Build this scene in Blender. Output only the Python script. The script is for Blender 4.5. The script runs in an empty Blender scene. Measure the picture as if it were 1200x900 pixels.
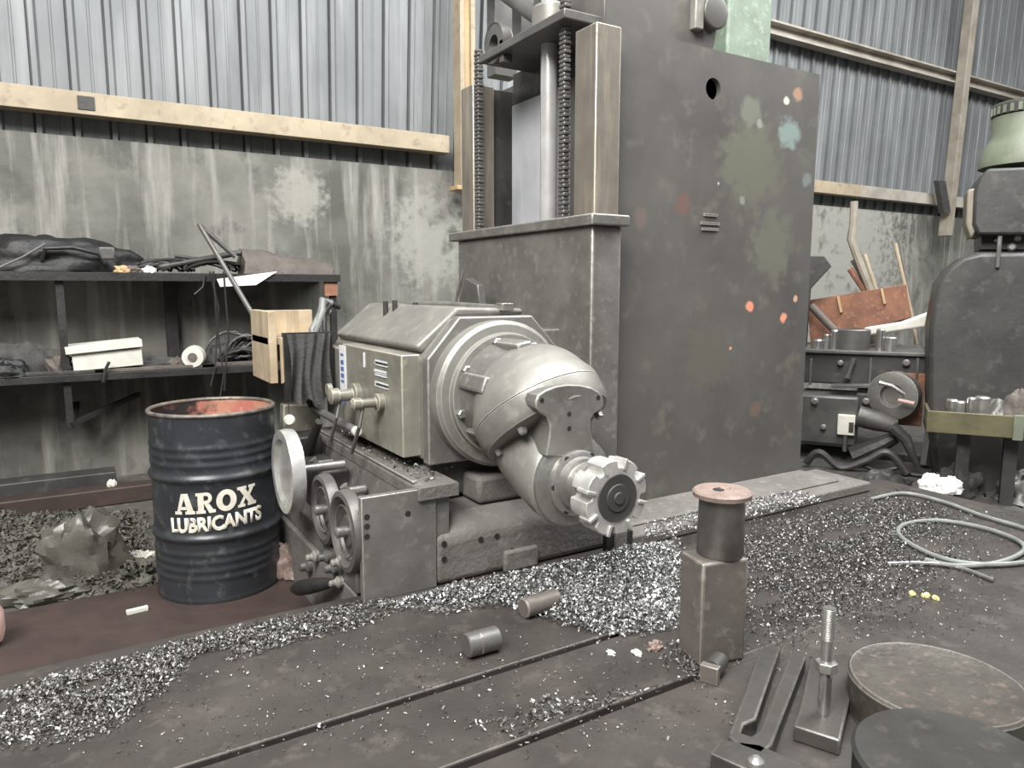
import bpy, math, random
import numpy as np
from mathutils import Vector, Matrix
random.seed(7); RNG = np.random.default_rng(7)
S = bpy.context.scene; COL = S.collection
PI = math.pi
# ------------------------------------------------------------------ camera
F, CX, CY = 855.0, 600.0, 450.0
YAW, PIT, EYE = math.radians(31.3), math.radians(7.46), 1.5
cam_d = bpy.data.cameras.new('camera'); cam = bpy.data.objects.new('camera', cam_d); COL.objects.link(cam)
cam.location = (0, 0, EYE); cam.rotation_euler = (PI/2 - PIT, 0, -YAW)
cam_d.sensor_fit = 'HORIZONTAL'; cam_d.sensor_width = 36; cam_d.lens = 36*F/1200
cam_d.clip_start = 0.05; cam_d.clip_end = 200
S.camera = cam
# ------------------------------------------------------------------ world and light
W = bpy.data.worlds.new('world'); S.world = W; W.use_nodes = True
bg = W.node_tree.nodes['Background']; bg.inputs[0].default_value = (0.97, 0.985, 1.0, 1); bg.inputs[1].default_value = 0.20
def area(name, loc, target, sx, sy, power, col=(1, 1, 1)):
    d = bpy.data.lights.new(name, 'AREA'); d.shape = 'RECTANGLE'; d.size = sx; d.size_y = sy; d.energy = power; d.color = col
    o = bpy.data.objects.new(name, d); COL.objects.link(o); o.location = loc
    o.rotation_euler = (Vector(target) - Vector(loc)).to_track_quat('-Z', 'Y').to_euler(); return o
area('open_bay_daylight', (-3.4, -1.2, 7.4), (1.8, 3.0, 0.6), 4.5, 3.5, 1250, (1, 0.985, 0.96))
area('overhead_fill', (6.0, 1.2, 7.2), (6.0, 3.6, 0.5), 13, 2.5, 1250, (0.97, 0.99, 1.0))  # added area lamp giving metal highlights and brightening the right; no skylight is modelled
S.view_settings.view_transform = 'Standard'; S.view_settings.look = 'None'
S.view_settings.gamma = 1; S.view_settings.use_curve_mapping = False
S.view_settings.exposure = 0.35
# ------------------------------------------------------------------ photo ray helpers: a pixel met with a real plane
_fw = np.array([math.sin(YAW)*math.cos(PIT), math.cos(YAW)*math.cos(PIT), -math.sin(PIT)])
_rt = np.array([math.cos(YAW), -math.sin(YAW), 0.]); _up = np.cross(_rt, _fw)
def ray(x, y): return _fw + _rt*(x-CX)/F - _up*(y-CY)/F
def pz(x, y, z): d = ray(x, y); t = (z-EYE)/d[2]; return Vector((d[0]*t, d[1]*t, z))
def py(x, y, Y): d = ray(x, y); t = Y/d[1]; return Vector((d[0]*t, Y, EYE+d[2]*t))
def px(x, y, X): d = ray(x, y); t = X/d[0]; return Vector((X, d[1]*t, EYE+d[2]*t))
# ------------------------------------------------------------------ materials
def mat(name, c1, c2=None, scale=4, rough=0.6, metal=0.0, bump=0.15, bscale=None, c3=None, streak=None, patches=(), spec=None, rvar=0.15, detail=8, thr=(0.35, 0.65), edge=None, pfirst=False):
    m = bpy.data.materials.new(name); m.use_nodes = True; nt = m.node_tree; N = nt.nodes; L = nt.links
    b = N['Principled BSDF']; b.inputs['Metallic'].default_value = metal; b.inputs['Roughness'].default_value = rough
    if spec is not None: b.inputs['Specular IOR Level'].default_value = spec
    tc = N.new('ShaderNodeTexCoord'); co = tc.outputs['Object']
    def noise(sc, det=detail, v=None, r=0.6):
        n = N.new('ShaderNodeTexNoise'); n.inputs['Scale'].default_value = sc; n.inputs['Detail'].default_value = det; n.inputs['Roughness'].default_value = r
        L.new(v if v is not None else co, n.inputs['Vector']); return n.outputs['Fac']
    def ramp(f, a, z):
        r = N.new('ShaderNodeMapRange'); r.inputs[1].default_value = a; r.inputs[2].default_value = z; L.new(f, r.inputs[0]); return r.outputs[0]
    def mix(f, a, bb):
        x = N.new('ShaderNodeMix'); x.data_type = 'RGBA'
        L.new(f, x.inputs['Factor'])
        for v, s in ((a, x.inputs['A']), (bb, x.inputs['B'])):
            if isinstance(v, tuple): s.default_value = (*v, 1)
            else: L.new(v, s)
        return x.outputs['Result']
    def paint(col):
        for (p, rad, c) in patches:
            vm = N.new('ShaderNodeVectorMath'); vm.operation = 'DISTANCE'; L.new(co, vm.inputs[0]); vm.inputs[1].default_value = p
            nn = noise(14, 5); md = N.new('ShaderNodeMath'); md.operation = 'MULTIPLY_ADD'; L.new(nn, md.inputs[0]); md.inputs[1].default_value = rad*1.6; L.new(vm.outputs['Value'], md.inputs[2])
            col = mix(ramp(md.outputs[0], rad*1.75, rad*1.35), col, c)
        return col
    col = c1
    if c2:
        col = mix(ramp(noise(scale), *thr), c1, c2)
    if pfirst: col = paint(col)
    if c3:
        col = mix(ramp(noise(scale*3.7), 0.55, 0.72), col, c3)
    if streak:
        mp = N.new('ShaderNodeMapping'); mp.inputs['Scale'].default_value = (streak[1], streak[1], streak[1]*0.09); L.new(co, mp.inputs[0])
        col = mix(ramp(noise(1.0, 6, mp.outputs[0]), 0.5, 0.72), col, streak[0])
    if not pfirst: col = paint(col)
    if edge:
        bv = N.new('ShaderNodeBevel'); bv.samples = 4; bv.inputs['Radius'].default_value = edge[1]
        ge = N.new('ShaderNodeNewGeometry'); dt = N.new('ShaderNodeVectorMath'); dt.operation = 'DOT_PRODUCT'; L.new(bv.outputs[0], dt.inputs[0]); L.new(ge.outputs['True Normal'], dt.inputs[1])
        ad = N.new('ShaderNodeMath'); ad.operation = 'MULTIPLY_ADD'; L.new(noise(30, 4), ad.inputs[0]); ad.inputs[1].default_value = .12; L.new(dt.outputs['Value'], ad.inputs[2])
        col = mix(ramp(ad.outputs[0], 1.03, .97), col, edge[0])
    if isinstance(col, tuple): b.inputs['Base Color'].default_value = (*col, 1)
    else: L.new(col, b.inputs['Base Color'])
    if rvar:
        rr = N.new('ShaderNodeMapRange'); rr.inputs[3].default_value = max(0.05, rough-rvar); rr.inputs[4].default_value = min(1, rough+rvar); L.new(noise(scale*2.3), rr.inputs[0]); L.new(rr.outputs[0], b.inputs['Roughness'])
    if bump:
        bp = N.new('ShaderNodeBump'); bp.inputs['Strength'].default_value = bump; bp.inputs['Distance'].default_value = 0.02
        L.new(noise(bscale or scale*6), bp.inputs['Height']); L.new(bp.outputs[0], b.inputs['Normal'])
    return m
M = {}
M['concrete'] = mat('concrete', (.185, .181, .158), (.085, .085, .074), 1.1, .9, bump=.35, bscale=9, c3=(.075, .075, .066), streak=((.30, .293, .26), 8), thr=(.38, .62), pfirst=True,
    patches=[((-.8, -.1, 1.2), 1.6, (.085, .085, .075))][:0]+[((-.9, -.11, 2.0), 2.2, (.28, .275, .245)), ((-6.9, -.11, 2.0), .55, (.27, .266, .235)), ((-8.2, -.11, 2.3), .30, (.25, .245, .215)), ((-9.6, -.11, 2.6), .22, (.10, .10, .09)), ((-10.3, -.11, 2.4), .30, (.115, .115, .10))])
M['cladding'] = mat('cladding', (.185, .193, .195), (.135, .141, .143), 1.0, .5, .1, bump=.03, streak=((.25, .258, .258), 5))
M['cream'] = mat('cream_paint', (.40, .335, .235), (.29, .235, .16), 3, .55, bump=.05, c3=(.22, .17, .12))
M['rustpost'] = mat('rust_post', (.30, .27, .22), (.2, .17, .13), 4, .7, bump=.1)
M['tan'] = mat('tan_paint', (.52, .36, .19), (.38, .26, .14), 5, .6, bump=.08)
M['girt_grey'] = mat('girt_grey', (.40, .37, .32), (.25, .22, .18), 3, .6, bump=.08)
M['floor'] = mat('floor_dirt', (.075, .066, .058), (.045, .04, .036), 2.2, .85, bump=.5, bscale=14, c3=(.14, .125, .105))
M['brown'] = mat('brown_plate', (.052, .033, .028), (.034, .023, .02), 5, .6, bump=.15)
M['table'] = mat('table_iron', (.088, .077, .070), (.055, .048, .044), 3.2, .42, .40, bump=.12, bscale=22, c3=(.118, .102, .092))
M['plate'] = mat('column_paint', (.120, .113, .104), (.085, .08, .074), 1.6, .42, .15, bump=.04, bscale=10, c3=(.15, .14, .118),
    patches=[(tuple(py(x, y, 2.88)-Vector((2.6, 3.4, .3))), r, c) for x, y, r, c in (
        (880, 190, .30, (.135, .135, .105)), (830, 420, .22, (.115, .112, .092)), (905, 290, .22, (.14, .142, .112)), (880, 130, .10, (.17, .175, .14)), (925, 155, .105, (.22, .275, .255)), (935, 110, .05, (.36, .22, .15)),
        (922, 118, .026, (.6, .55, .48)), (800, 240, .07, (.145, .095, .08)), (750, 255, .06, (.15, .118, .108)), (879, 358, .036, (.8, .30, .18)), (918, 373, .036, (.75, .32, .2)), (932, 350, .026, (.6, .36, .26)), (856, 408, .015, (.7, .35, .25)), (885, 480, .06, (.15, .11, .09)),
        (945, 210, .05, (.18, .20, .19)), (842, 215, .012, (.5, .5, .45)), (890, 145, .03, (.26, .26, .23)), (870, 235, .03, (.22, .23, .2)))])
M['iron'] = mat('dusty_iron', (.20, .19, .175), (.135, .128, .118), 5, .45, .35, bump=.10, bscale=30, c3=(.25, .235, .215), edge=((.52, .5, .46), .007))
M['iron2'] = mat('grey_machine_paint', (.245, .235, .21), (.175, .167, .15), 3.5, .42, .25, bump=.06, bscale=30, c3=(.29, .275, .24), edge=((.52, .5, .46), .007))
M['panel'] = mat('panel_paint', (.27, .26, .215), (.19, .18, .15), 5, .38, .2, bump=.05, c3=(.34, .32, .25), edge=((.62, .58, .46), .008))
M['cast'] = mat('rough_casting', (.165, .152, .138), (.115, .106, .097), 6, .7, .1, bump=.35, bscale=40, c3=(.22, .2, .18))
M['dark'] = mat('dark_grease', (.035, .033, .031), (.02, .019, .018), 6, .5, .2, bump=.2)
M['dark2'] = mat('dark_machine_paint', (.065, .062, .058), (.04, .038, .036), 3, .5, .2, bump=.12, c3=(.10, .095, .085))
M['cutter'] = mat('cutter_steel', (.70, .69, .66), (.5, .49, .47), 14, .4, .55, bump=.05, rvar=.1)
M['blank'] = mat('worn_blank', (.10, .092, .078), (.065, .058, .05), 7, .36, .3, bump=.15, c3=(.19, .145, .125), edge=((.30, .28, .25), .008))
M['blankdark'] = mat('dark_blank', (.036, .034, .030), (.02, .019, .017), 5, .7, .0, bump=.15, c3=(.055, .05, .043), spec=.25)
M['mid'] = mat('mid_metal', (.15, .145, .135), (.10, .095, .09), 5, .45, .4, bump=.1)
M['steel'] = mat('bright_steel', (.62, .61, .59), (.45, .44, .42), 8, .25, .9, bump=.03, rvar=.1)
M['rod'] = mat('ground_rod', (.62, .61, .59), (.5, .49, .47), 8, .22, .45, bump=0, rvar=.05)
M['worn'] = mat('worn_steel', (.42, .41, .385), (.27, .26, .245), 9, .36, .75, bump=.08)
M['wheel'] = mat('polished_wheel', (.66, .65, .62), (.50, .49, .46), 12, .3, .6, bump=.04)
M['wayface'] = mat('way_face', (.24, .21, .175), (.17, .15, .125), 4, .4, .4, bump=.06, streak=((.36, .31, .24), 14), edge=((.66, .6, .5), .007))
M['screen'] = mat('way_cover', (.52, .53, .55), (.40, .41, .43), 3, .45, .2, bump=.04, streak=((.6, .6, .62), 6))
M['block'] = mat('block_steel', (.175, .155, .138), (.125, .11, .10), 5, .5, .35, bump=.10, c3=(.26, .235, .21), edge=((.36, .33, .29), .006))
M['rustcap'] = mat('rusty_cap', (.30, .225, .19), (.2, .15, .125), 14, .6, .2, bump=.3)
M['drum'] = mat('drum_paint', (.038, .041, .046), (.023, .025, .028), 4, .36, .1, bump=.06, c3=(.085, .088, .088))
M['rim'] = mat('drum_rim', (.30, .27, .23), (.12, .10, .09), 16, .45, .5, bump=.1)
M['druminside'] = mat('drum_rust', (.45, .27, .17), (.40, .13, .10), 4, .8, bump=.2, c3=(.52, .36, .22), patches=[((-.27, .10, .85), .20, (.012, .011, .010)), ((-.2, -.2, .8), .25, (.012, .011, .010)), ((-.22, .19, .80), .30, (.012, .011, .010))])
M['letter'] = mat('drum_lettering', (.72, .68, .58), (.58, .54, .45), 30, .6, bump=0)
M['wood'] = mat('plywood', (.50, .41, .28), (.36, .28, .185), 5, .75, bump=.15, streak=((.24, .18, .125), 16))
M['cloth'] = mat('dark_cloth', (.075, .072, .068), (.045, .043, .04), 9, .95, bump=.4, bscale=60)
M['bag'] = mat('black_bag', (.02, .0195, .0195), (.012, .0115, .0115), 6, .45, bump=.4, bscale=12, spec=.3)
M['canvas'] = mat('brown_canvas', (.13, .11, .095), (.085, .07, .06), 7, .7, bump=.4)
M['white'] = mat('white_card', (.62, .61, .54), (.5, .49, .42), 6, .75, bump=.08)
M['paper'] = mat('paper', (.78, .77, .73), None, 5, .8, bump=0)
M['label'] = mat('label_white', (.75, .76, .76), (.62, .63, .64), 30, .5, bump=0)
M['blueink'] = mat('label_blue', (.10, .14, .33), None, 5, .5, bump=0)
M['plastic'] = mat('clear_bag', (.135, .13, .108), (.085, .082, .068), 4, .28, bump=.15)
_n = M['plastic'].node_tree.nodes['Principled BSDF']; _n.inputs['Alpha'].default_value = .72; _n.inputs['Roughness'].default_value = .3
M['debris'] = mat('floor_debris', (.14, .13, .108), (.055, .05, .043), 12, .85, bump=.4)
M['chip'] = mat('steel_chips', (.10, .097, .092), (.78, .775, .76), 90, .36, .6, bump=0, rvar=.1, detail=2, thr=(.47, .62))  # all three chip colours: sparkle painted in as bright noise spots on dark
M['chipdull'] = mat('dull_chips', (.085, .080, .074), (.55, .54, .51), 90, .42, .5, bump=0, rvar=.1, detail=2, thr=(.50, .66))
M['chipdark'] = mat('dark_chips', (.06, .056, .052), (.62, .61, .58), 90, .40, .5, bump=0, rvar=.1, detail=2, thr=(.54, .66))
M['clamp'] = mat('clamp_steel', (.085, .077, .070), (.055, .05, .046), 6, .42, .4, bump=.1, edge=((.25, .235, .21), .005))
M['spool'] = mat('spool_steel', (.25, .24, .225), (.14, .132, .122), 9, .34, .8, bump=.15)
M['rust'] = mat('rust', (.26, .12, .07), (.16, .075, .05), 6, .8, bump=.2, c3=(.36, .19, .11))
M['green'] = mat('green_paint', (.165, .21, .155), (.12, .15, .11), 4, .6, bump=.15, c3=(.25, .31, .23))
M['lgreen'] = mat('pale_green_paint', (.18, .20, .145), (.125, .14, .10), 5, .55, bump=.1)
M['tray'] = mat('tray_paint', (.15, .135, .075), (.10, .09, .05), 6, .45, .2, bump=.1)
M['hose'] = mat('hose', (.23, .24, .225), (.16, .165, .155), 9, .5, bump=.1)
M['copper'] = mat('pinkish_clay', (.62, .42, .36), (.5, .32, .27), 5, .6, bump=.05)
M['yellow'] = mat('yellow_bits', (.75, .66, .28), None, 5, .6, bump=0)
M['white_plastic'] = mat('white_plastic', (.78, .76, .66), (.65, .62, .52), 9, .45, bump=.03)
# ------------------------------------------------------------------ object helpers
def P_tag(o, label=None, cat=None, group=None, kind=None):
    if label: o['label'] = label
    if cat: o['category'] = cat
    if group: o['group'] = group
    if kind: o['kind'] = kind
    return o
def thing(name, label, cat, loc, group=None, rz=0):
    o = bpy.data.objects.new(name, None); COL.objects.link(o); o.location = (XF @ Vector(loc)) if XF is not None else loc; o.rotation_euler = (0, 0, rz); o.empty_display_size = .05
    P_tag(o, label, cat, group); o['_w'] = 1
    del o['_w']; return o
def wm(o):
    m = Matrix.LocRotScale(o.location, o.rotation_euler, o.scale)
    return wm(o.parent) @ m if o.parent else m
XF = None
class MB:
    def __init__(s): s.v = []; s.f = []
    def add(s, vs, fs):
        n = len(s.v); s.v += [Vector(v) for v in vs]; s.f += [tuple(i+n for i in f) for f in fs]; return s
    def box(s, x0, x1, y0, y1, z0, z1, mtx=None):
        vs = [Vector(p) for p in ((x0,y0,z0),(x1,y0,z0),(x1,y1,z0),(x0,y1,z0),(x0,y0,z1),(x1,y0,z1),(x1,y1,z1),(x0,y1,z1))]
        if mtx: vs = [mtx @ v for v in vs]
        return s.add(vs, [(0,3,2,1),(4,5,6,7),(0,1,5,4),(1,2,6,5),(2,3,7,6),(3,0,4,7)])
    def bar(s, a, b, w, h, up=(0,0,1)):
        a, b = Vector(a), Vector(b); d = b-a; l = d.length; d.normalize(); u = Vector(up)
        if abs(d.dot(u)) > .98: u = Vector((1,0,0))
        x = d.cross(u).normalized(); u = x.cross(d)
        m = Matrix((x, u, d)).transposed().to_4x4(); m.translation = a
        return s.box(-w/2, w/2, -h/2, h/2, 0, l, m)
    def prism(s, pts, axis, a, b):
        def mk(p, t): return {'x': (t, p[0], p[1]), 'y': (p[0], t, p[1]), 'z': (p[0], p[1], t)}[axis]
        n = len(pts); vs = [mk(p, a) for p in pts] + [mk(p, b) for p in pts]
        ar = sum(pts[i][0]*pts[(i+1) % n][1]-pts[(i+1) % n][0]*pts[i][1] for i in range(n))
        up = (ar > 0) == (b > a)
        if axis == 'y': up = not up
        fs = []
        lo = tuple(range(n)); hi = tuple(range(n, 2*n))
        fs = [lo[::-1], hi] if up else [lo, hi[::-1]]
        for i in range(n):
            j = (i+1) % n; q = (i, j, n+j, n+i); fs.append(q if up else q[::-1])
        return s.add(vs, fs)
    def lathe(s, prof, o, ax=(0,0,1), seg=32, ref=None, a0=0, a1=2*PI):
        o = Vector(o); d = Vector(ax).normalized(); r0 = Vector(ref) if ref else (Vector((1,0,0)) if abs(d.x) < .9 else Vector((0,1,0)))
        x = (r0 - d*r0.dot(d)).normalized(); y = d.cross(x)
        full = abs(a1-a0-2*PI) < 1e-6; k = seg if full else seg+1
        vs = []; fs = []
        for (t, r) in prof:
            for i in range(k):
                a = a0+(a1-a0)*i/seg; vs.append(o+d*t+(x*math.cos(a)+y*math.sin(a))*r)
        for j in range(len(prof)-1):
            for i in range(seg):
                i2 = (i+1) % k if full else i+1
                fs.append((j*k+i, j*k+i2, (j+1)*k+i2, (j+1)*k+i))
        if full:
            if prof[0][1] > 1e-5: fs.append(tuple(range(k))[::-1])
            if prof[-1][1] > 1e-5: fs.append(tuple((len(prof)-1)*k+i for i in range(k)))
        return s.add(vs, fs)
    def cyl(s, a, b, r, seg=20, r2=None):
        a, b = Vector(a), Vector(b); l = (b-a).length
        return s.lathe([(0, r), (l, r if r2 is None else r2)], a, b-a, seg)
    def tube(s, pts, r, seg=8, closed=False):
        pts = [Vector(p) for p in pts]; n = len(pts); rs = r if isinstance(r, (list, tuple)) else [r]*n
        vs = []; fs = []; pu = None
        for i, p in enumerate(pts):
            if closed: d = pts[(i+1) % n]-pts[i-1]
            else: d = pts[min(i+1, n-1)]-pts[max(i-1, 0)]
            d.normalize()
            if pu is None: pu = Vector((0,0,1)) if abs(d.z) < .9 else Vector((1,0,0))
            pu = (pu-d*pu.dot(d)).normalized(); x = d.cross(pu)
            for k in range(seg):
                a = 2*PI*k/seg; vs.append(p+(x*math.cos(a)+pu*math.sin(a))*rs[i])
        m = n if closed else n-1
        for i in range(m):
            for k in range(seg):
                fs.append((i*seg+k, i*seg+(k+1) % seg, ((i+1) % n)*seg+(k+1) % seg, ((i+1) % n)*seg+k))
        if not closed: fs += [tuple(range(seg))[::-1], tuple((n-1)*seg+k for k in range(seg))]
        return s.add(vs, fs)
    def torus(s, c, ax, R, r, seg=36, k=10):
        c = Vector(c); d = Vector(ax).normalized(); x = d.orthogonal().normalized(); y = d.cross(x)
        return s.tube([c+(x*math.cos(2*PI*i/seg)+y*math.sin(2*PI*i/seg))*R for i in range(seg)], r, k, True)
    def blob(s, c, rx, ry, rz, seed=0, amp=.2, freq=2.2, seg=24, rings=14, flat=-1.0):
        from mathutils import noise as mn
        c = Vector(c); vs = []; fs = []
        for j in range(rings+1):
            t = PI*j/rings
            for i in range(seg):
                a = 2*PI*i/seg; d = Vector((math.sin(t)*math.cos(a), math.sin(t)*math.sin(a), math.cos(t)))
                k = 1+amp*mn.fractal(d*freq+Vector((seed*7.3, seed*1.7, 0)), .8, 2.2, 4)
                z = max(d.z*k, flat)
                vs.append(c+Vector((d.x*rx*k, d.y*ry*k, z*rz)))
        for j in range(rings):
            for i in range(seg):
                fs.append((j*seg+i, (j+1)*seg+i, (j+1)*seg+(i+1) % seg, j*seg+(i+1) % seg))
        return s.add(vs, fs)
    def build(s, name, m, parent=None, bevel=0, smooth=True, seg=2, ang=35, origin=None):
        if XF is not None: s.v = [XF @ v for v in s.v]
        if parent is not None:
            inv = wm(parent).inverted(); vs = [inv @ v for v in s.v]; loc = None
        else:
            xs = [v.x for v in s.v]; ys = [v.y for v in s.v]; zs = [v.z for v in s.v]
            loc = Vector(origin) if origin is not None else Vector(((min(xs)+max(xs))/2, (min(ys)+max(ys))/2, min(zs)))
            vs = [v-loc for v in s.v]
        me = bpy.data.meshes.new(name); me.from_pydata([tuple(v) for v in vs], [], s.f); me.update()
        me.materials.append(M[m] if isinstance(m, str) else m)
        if smooth: me.shade_smooth(); me.set_sharp_from_angle(angle=math.radians(ang))
        o = bpy.data.objects.new(name, me); COL.objects.link(o)
        if parent is not None: o.parent = parent
        else: o.location = loc
        if bevel:
            b = o.modifiers.new('bevel', 'BEVEL'); b.width = bevel; b.segments = seg; b.limit_method = 'ANGLE'; b.angle_limit = math.radians(40)
        return o
def one(mb, name, m, label, cat, group=None, **k): return P_tag(mb.build(name, m, None, **k), label, cat, group)
def copy_tree(o, parent=None):
    c = o.copy(); COL.objects.link(c); c.parent = parent
    for ch in [x for x in o.children if x.name in S.objects]: copy_tree(ch, c)
    return c
def arc(cx, cy, r, a0, a1, n): return [(cx+r*math.cos(math.radians(a0+(a1-a0)*i/n)), cy+r*math.sin(math.radians(a0+(a1-a0)*i/n))) for i in range(n+1)]
# ================================================================== SETTING
YW = 6.54
P_tag(MB().box(-4, 24, -3, YW, -.2, 0).build('floor', 'floor', None), kind='structure')
wall = P_tag(MB().box(-4, 24.0, YW, YW+.22, 0, 2.63).build('wall_back', 'concrete', None), kind='structure')
def shear(x): return 0 if x < 1.2 else min(.075, (x-1.2)*.02)
def clad(x0, n, z0, z1, pitch=.247):
    mb = MB(); w = n*pitch; zs = [z0, (z0+z1)/2, z1]
    prof = []
    for i in range(n):
        b = x0+i*pitch
        prof += [(b, .0), (b+.003, -.03), (b+.015, -.03), (b+.018, .034), (b+.052, .034), (b+.070, .0), (b+.145, 0), (b+.151, .006), (b+.162, .006), (b+.168, 0)]
    prof.append((x0+w, 0))
    vs = []; k = len(prof)
    for th in (0, .004):
        for z in zs:
            for (x, d) in prof: vs.append((x+shear(x)*(z-2.6), YW+.09-d+th, z))
    fs = []; L = len(zs)*k
    for j in range(len(zs)-1):
        for i in range(k-1):
            a = j*k+i; fs.append((a, a+1, a+k+1, a+k)); fs.append((L+a+k, L+a+k+1, L+a+1, L+a))
    mb.add(vs, fs); return mb.build('cladding_sheet', 'cladding', wall, ang=20)
for i in range(26): clad(-2.09+i*.988, 4, 2.55, 7.2)
def girt(n, x0, x1, z0, z1, m):
    mb = MB()
    mb.prism([(6.40, z0), (6.545, z0), (6.545, z0+.015), (6.415, z0+.015), (6.415, z1-.015), (6.545, z1-.015), (6.545, z1), (6.40, z1)], 'x', x0, x1)
    return P_tag(mb.build('trim_%d' % n, m, None, bevel=.004), kind='structure')
g1 = girt(1, -4, 3.2, 2.77, 2.93, 'cream'); g2 = girt(2, 3.45, 9.6, 2.77, 2.93, 'cream'); g3 = girt(3, 9.6, 23, 2.77, 2.93, 'girt_grey'); g4 = P_tag(MB().prism([(6.40, 4.60), (6.545, 4.60), (6.545, 4.77), (6.40, 4.77), (6.40, 4.745), (6.50, 4.745), (6.50, 4.625), (6.40, 4.625)], 'x', 3.45, 23).build('trim_4', 'girt_grey', None), kind='structure')
a_ = py(101, 121, 6.395); MB().box(a_.x-.055, a_.x+.055, 6.392, 6.402, a_.z-.045, a_.z+.05).build('dark_stain_plate', 'dark2', g1)
m_ = MB(); m_.box(3.255, 3.30, 6.27, 6.42, 2.44, 7.2)
pL = P_tag(m_.build('trim_5', 'cream', None, bevel=.003), kind='structure')
MB().box(3.30, 3.385, 6.33, 6.41, 2.46, 7.2).build('post_web', 'tan', pL, bevel=.003)
MB().box(3.385, 3.43, 6.30, 6.42, 2.46, 7.2).build('post_flange', 'cream', pL, bevel=.003)
MB().box(3.20, 3.46, 6.25, 6.42, 2.42, 2.46).build('foot_plate', 'tan', pL, bevel=.004)
sh = lambda x, z: x+.07*(z-2.6)
m_ = MB(); m_.add([(sh(11.62,z)+dx, y, z) for z in (2.3, 7.2) for (dx, y) in ((0,6.25),(.15,6.25),(.15,6.4),(0,6.4))], [(3,2,1,0),(4,5,6,7),(0,1,5,4),(1,2,6,5),(2,3,7,6),(3,0,4,7)])
P_tag(m_.build('trim_6', 'rustpost', None, bevel=.01), kind='structure')
# brown plate the drum stands on
one(MB().box(-1.6, 1.02, 2.70, 3.95, 0, .018), 'floor_plate', 'brown', 'reddish brown steel floor plate under the oil drum', 'floor plate', bevel=.004)
# ================================================================== MACHINE TABLE
TZ = .3
tab = thing('machine_table', 'long cast iron worktable with parallel T-slots and scattered chips', 'machine table', (1.8, 1.3, 0))
slots = [1.88, 1.53]
m_ = MB(); edges = [2.66]+slots+[.1]
for i in range(len(edges)-1):
    y1 = edges[i]-(.014 if i else 0); y0 = edges[i+1]+(.014 if i < len(edges)-2 else 0)
    MB().box(-2.2, 4.35, y0, y1, .18, TZ).build('table_strip', 'table', tab, bevel=.006)
MB().box(-2.2, 4.35, .1, 2.66, .02, .215).build('table_bed', 'table', tab)
MB().box(-2.2, .86, 2.662, 2.70, .10, .285).build('edge_rail', 'table', tab, bevel=.005)
for yy in slots: MB().box(2.0 if yy > 1.7 else 1.62, 4.35, yy-.016, yy+.016, .2, TZ-.0015).build('slot_filling', 'table', tab)
# ================================================================== MILLING MACHINE
mill = thing('milling_machine', 'large grey floor-standing milling machine with tall column and angled spindle head', 'milling machine', (2.6, 3.4, TZ))
# column body: its local frame is used by the paint patches
col = MB()
hole = py(836, 104, 2.88)
def plate_with_hole(x0, x1, z0, z1, y, hx, hz, r, n=28):
    mb = MB(); vs = []; fs = []
    out = []
    for i in range(n):
        a = 2*PI*i/n; c, s_ = math.cos(a), math.sin(a)
        t = min(((x1-hx)/c if c > 1e-9 else (x0-hx)/c if c < -1e-9 else 1e9), ((z1-hz)/s_ if s_ > 1e-9 else (z0-hz)/s_ if s_ < -1e-9 else 1e9))
        out.append((hx+c*t, hz+s_*t))
    for (cx_, cz_) in ((x0, z0), (x1, z0), (x1, z1), (x0, z1)):
        k = min(range(n), key=lambda i: (out[i][0]-cx_)**2+(out[i][1]-cz_)**2); out[k] = (cx_, cz_)
    inn = [(hx+r*math.cos(2*PI*i/n), hz+r*math.sin(2*PI*i/n)) for i in range(n)]
    for yy in (y, y+.03):
        vs += [(a, yy, b) for a, b in out]+[(a, yy, b) for a, b in inn]
    for i in range(n):
        j = (i+1) % n
        fs += [(i, j, n+j, n+i), (2*n+j, 2*n+i, 3*n+i, 3*n+j), (n+i, n+j, 3*n+j, 3*n+i), (j, i, 2*n+i, 2*n+j)]
    mb.add(vs, fs); return mb
col = plate_with_hole(2.30, 3.86, TZ, 2.74, 2.88, hole.x, hole.z, .055)
col.box(3.83, 3.86, 2.91, 4.15, TZ, 2.74); col.box(2.45, 3.83, 4.12, 4.15, TZ, 2.74); col.box(2.45, 2.48, 2.91, 4.12, TZ, 2.74); col.box(2.48, 3.83, 2.91, 4.12, 2.71, 2.74)
colo = col.build('column', 'plate', mill, smooth=False)
b_ = py(832, 262, 2.878); 
for dz, w in ((.045, .05), (.0, .07), (-.03, .06)):
    MB().box(b_.x-w, b_.x+w, 2.872, 2.88, b_.z+dz-.007, b_.z+dz+.007).build('casting_mark', 'iron', colo)
MB().box(.90, 4.05, 2.68, 4.2, 0, TZ).build('foundation', 'cast', mill, bevel=.01)
# ways on the -X face
def way(y0, y1):
    MB().box(2.14, 2.285, y0, y1, TZ, 2.70).build('guideway', 'wayface', mill, bevel=.006)
way(2.78, 2.945); way(3.965, 4.12)
MB().box(2.285, 2.46, 4.02, 4.12, TZ, 2.70).build('column_web', 'dark2', mill)
MB().box(2.40, 2.43, 3.35, 3.95, 1.6, 2.60).build('way_cover', 'screen', mill, bevel=.004)
MB().box(2.40, 2.43, 2.95, 3.34, 1.6, 2.62).build('way_cover', 'mid', mill, bevel=.004)
MB().cyl((2.24, 3.31, 1.7), (2.24, 3.31, 3.3), .045, 24).build('lift_rod', 'rod', mill)
def chain(y, ztop, zb):
    mb = MB(); z = zb; i = 0
    while z < ztop:
        w = .027 if i % 2 else .021
        mb.box(2.125, 2.165, y-w, y+w, z, z+.019); z += .021; i += 1
    mb.box(2.135, 2.155, y-.012, y+.012, zb, ztop)
    return mb.build('lift_chain', 'mid', mill, bevel=.004, seg=1)
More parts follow.
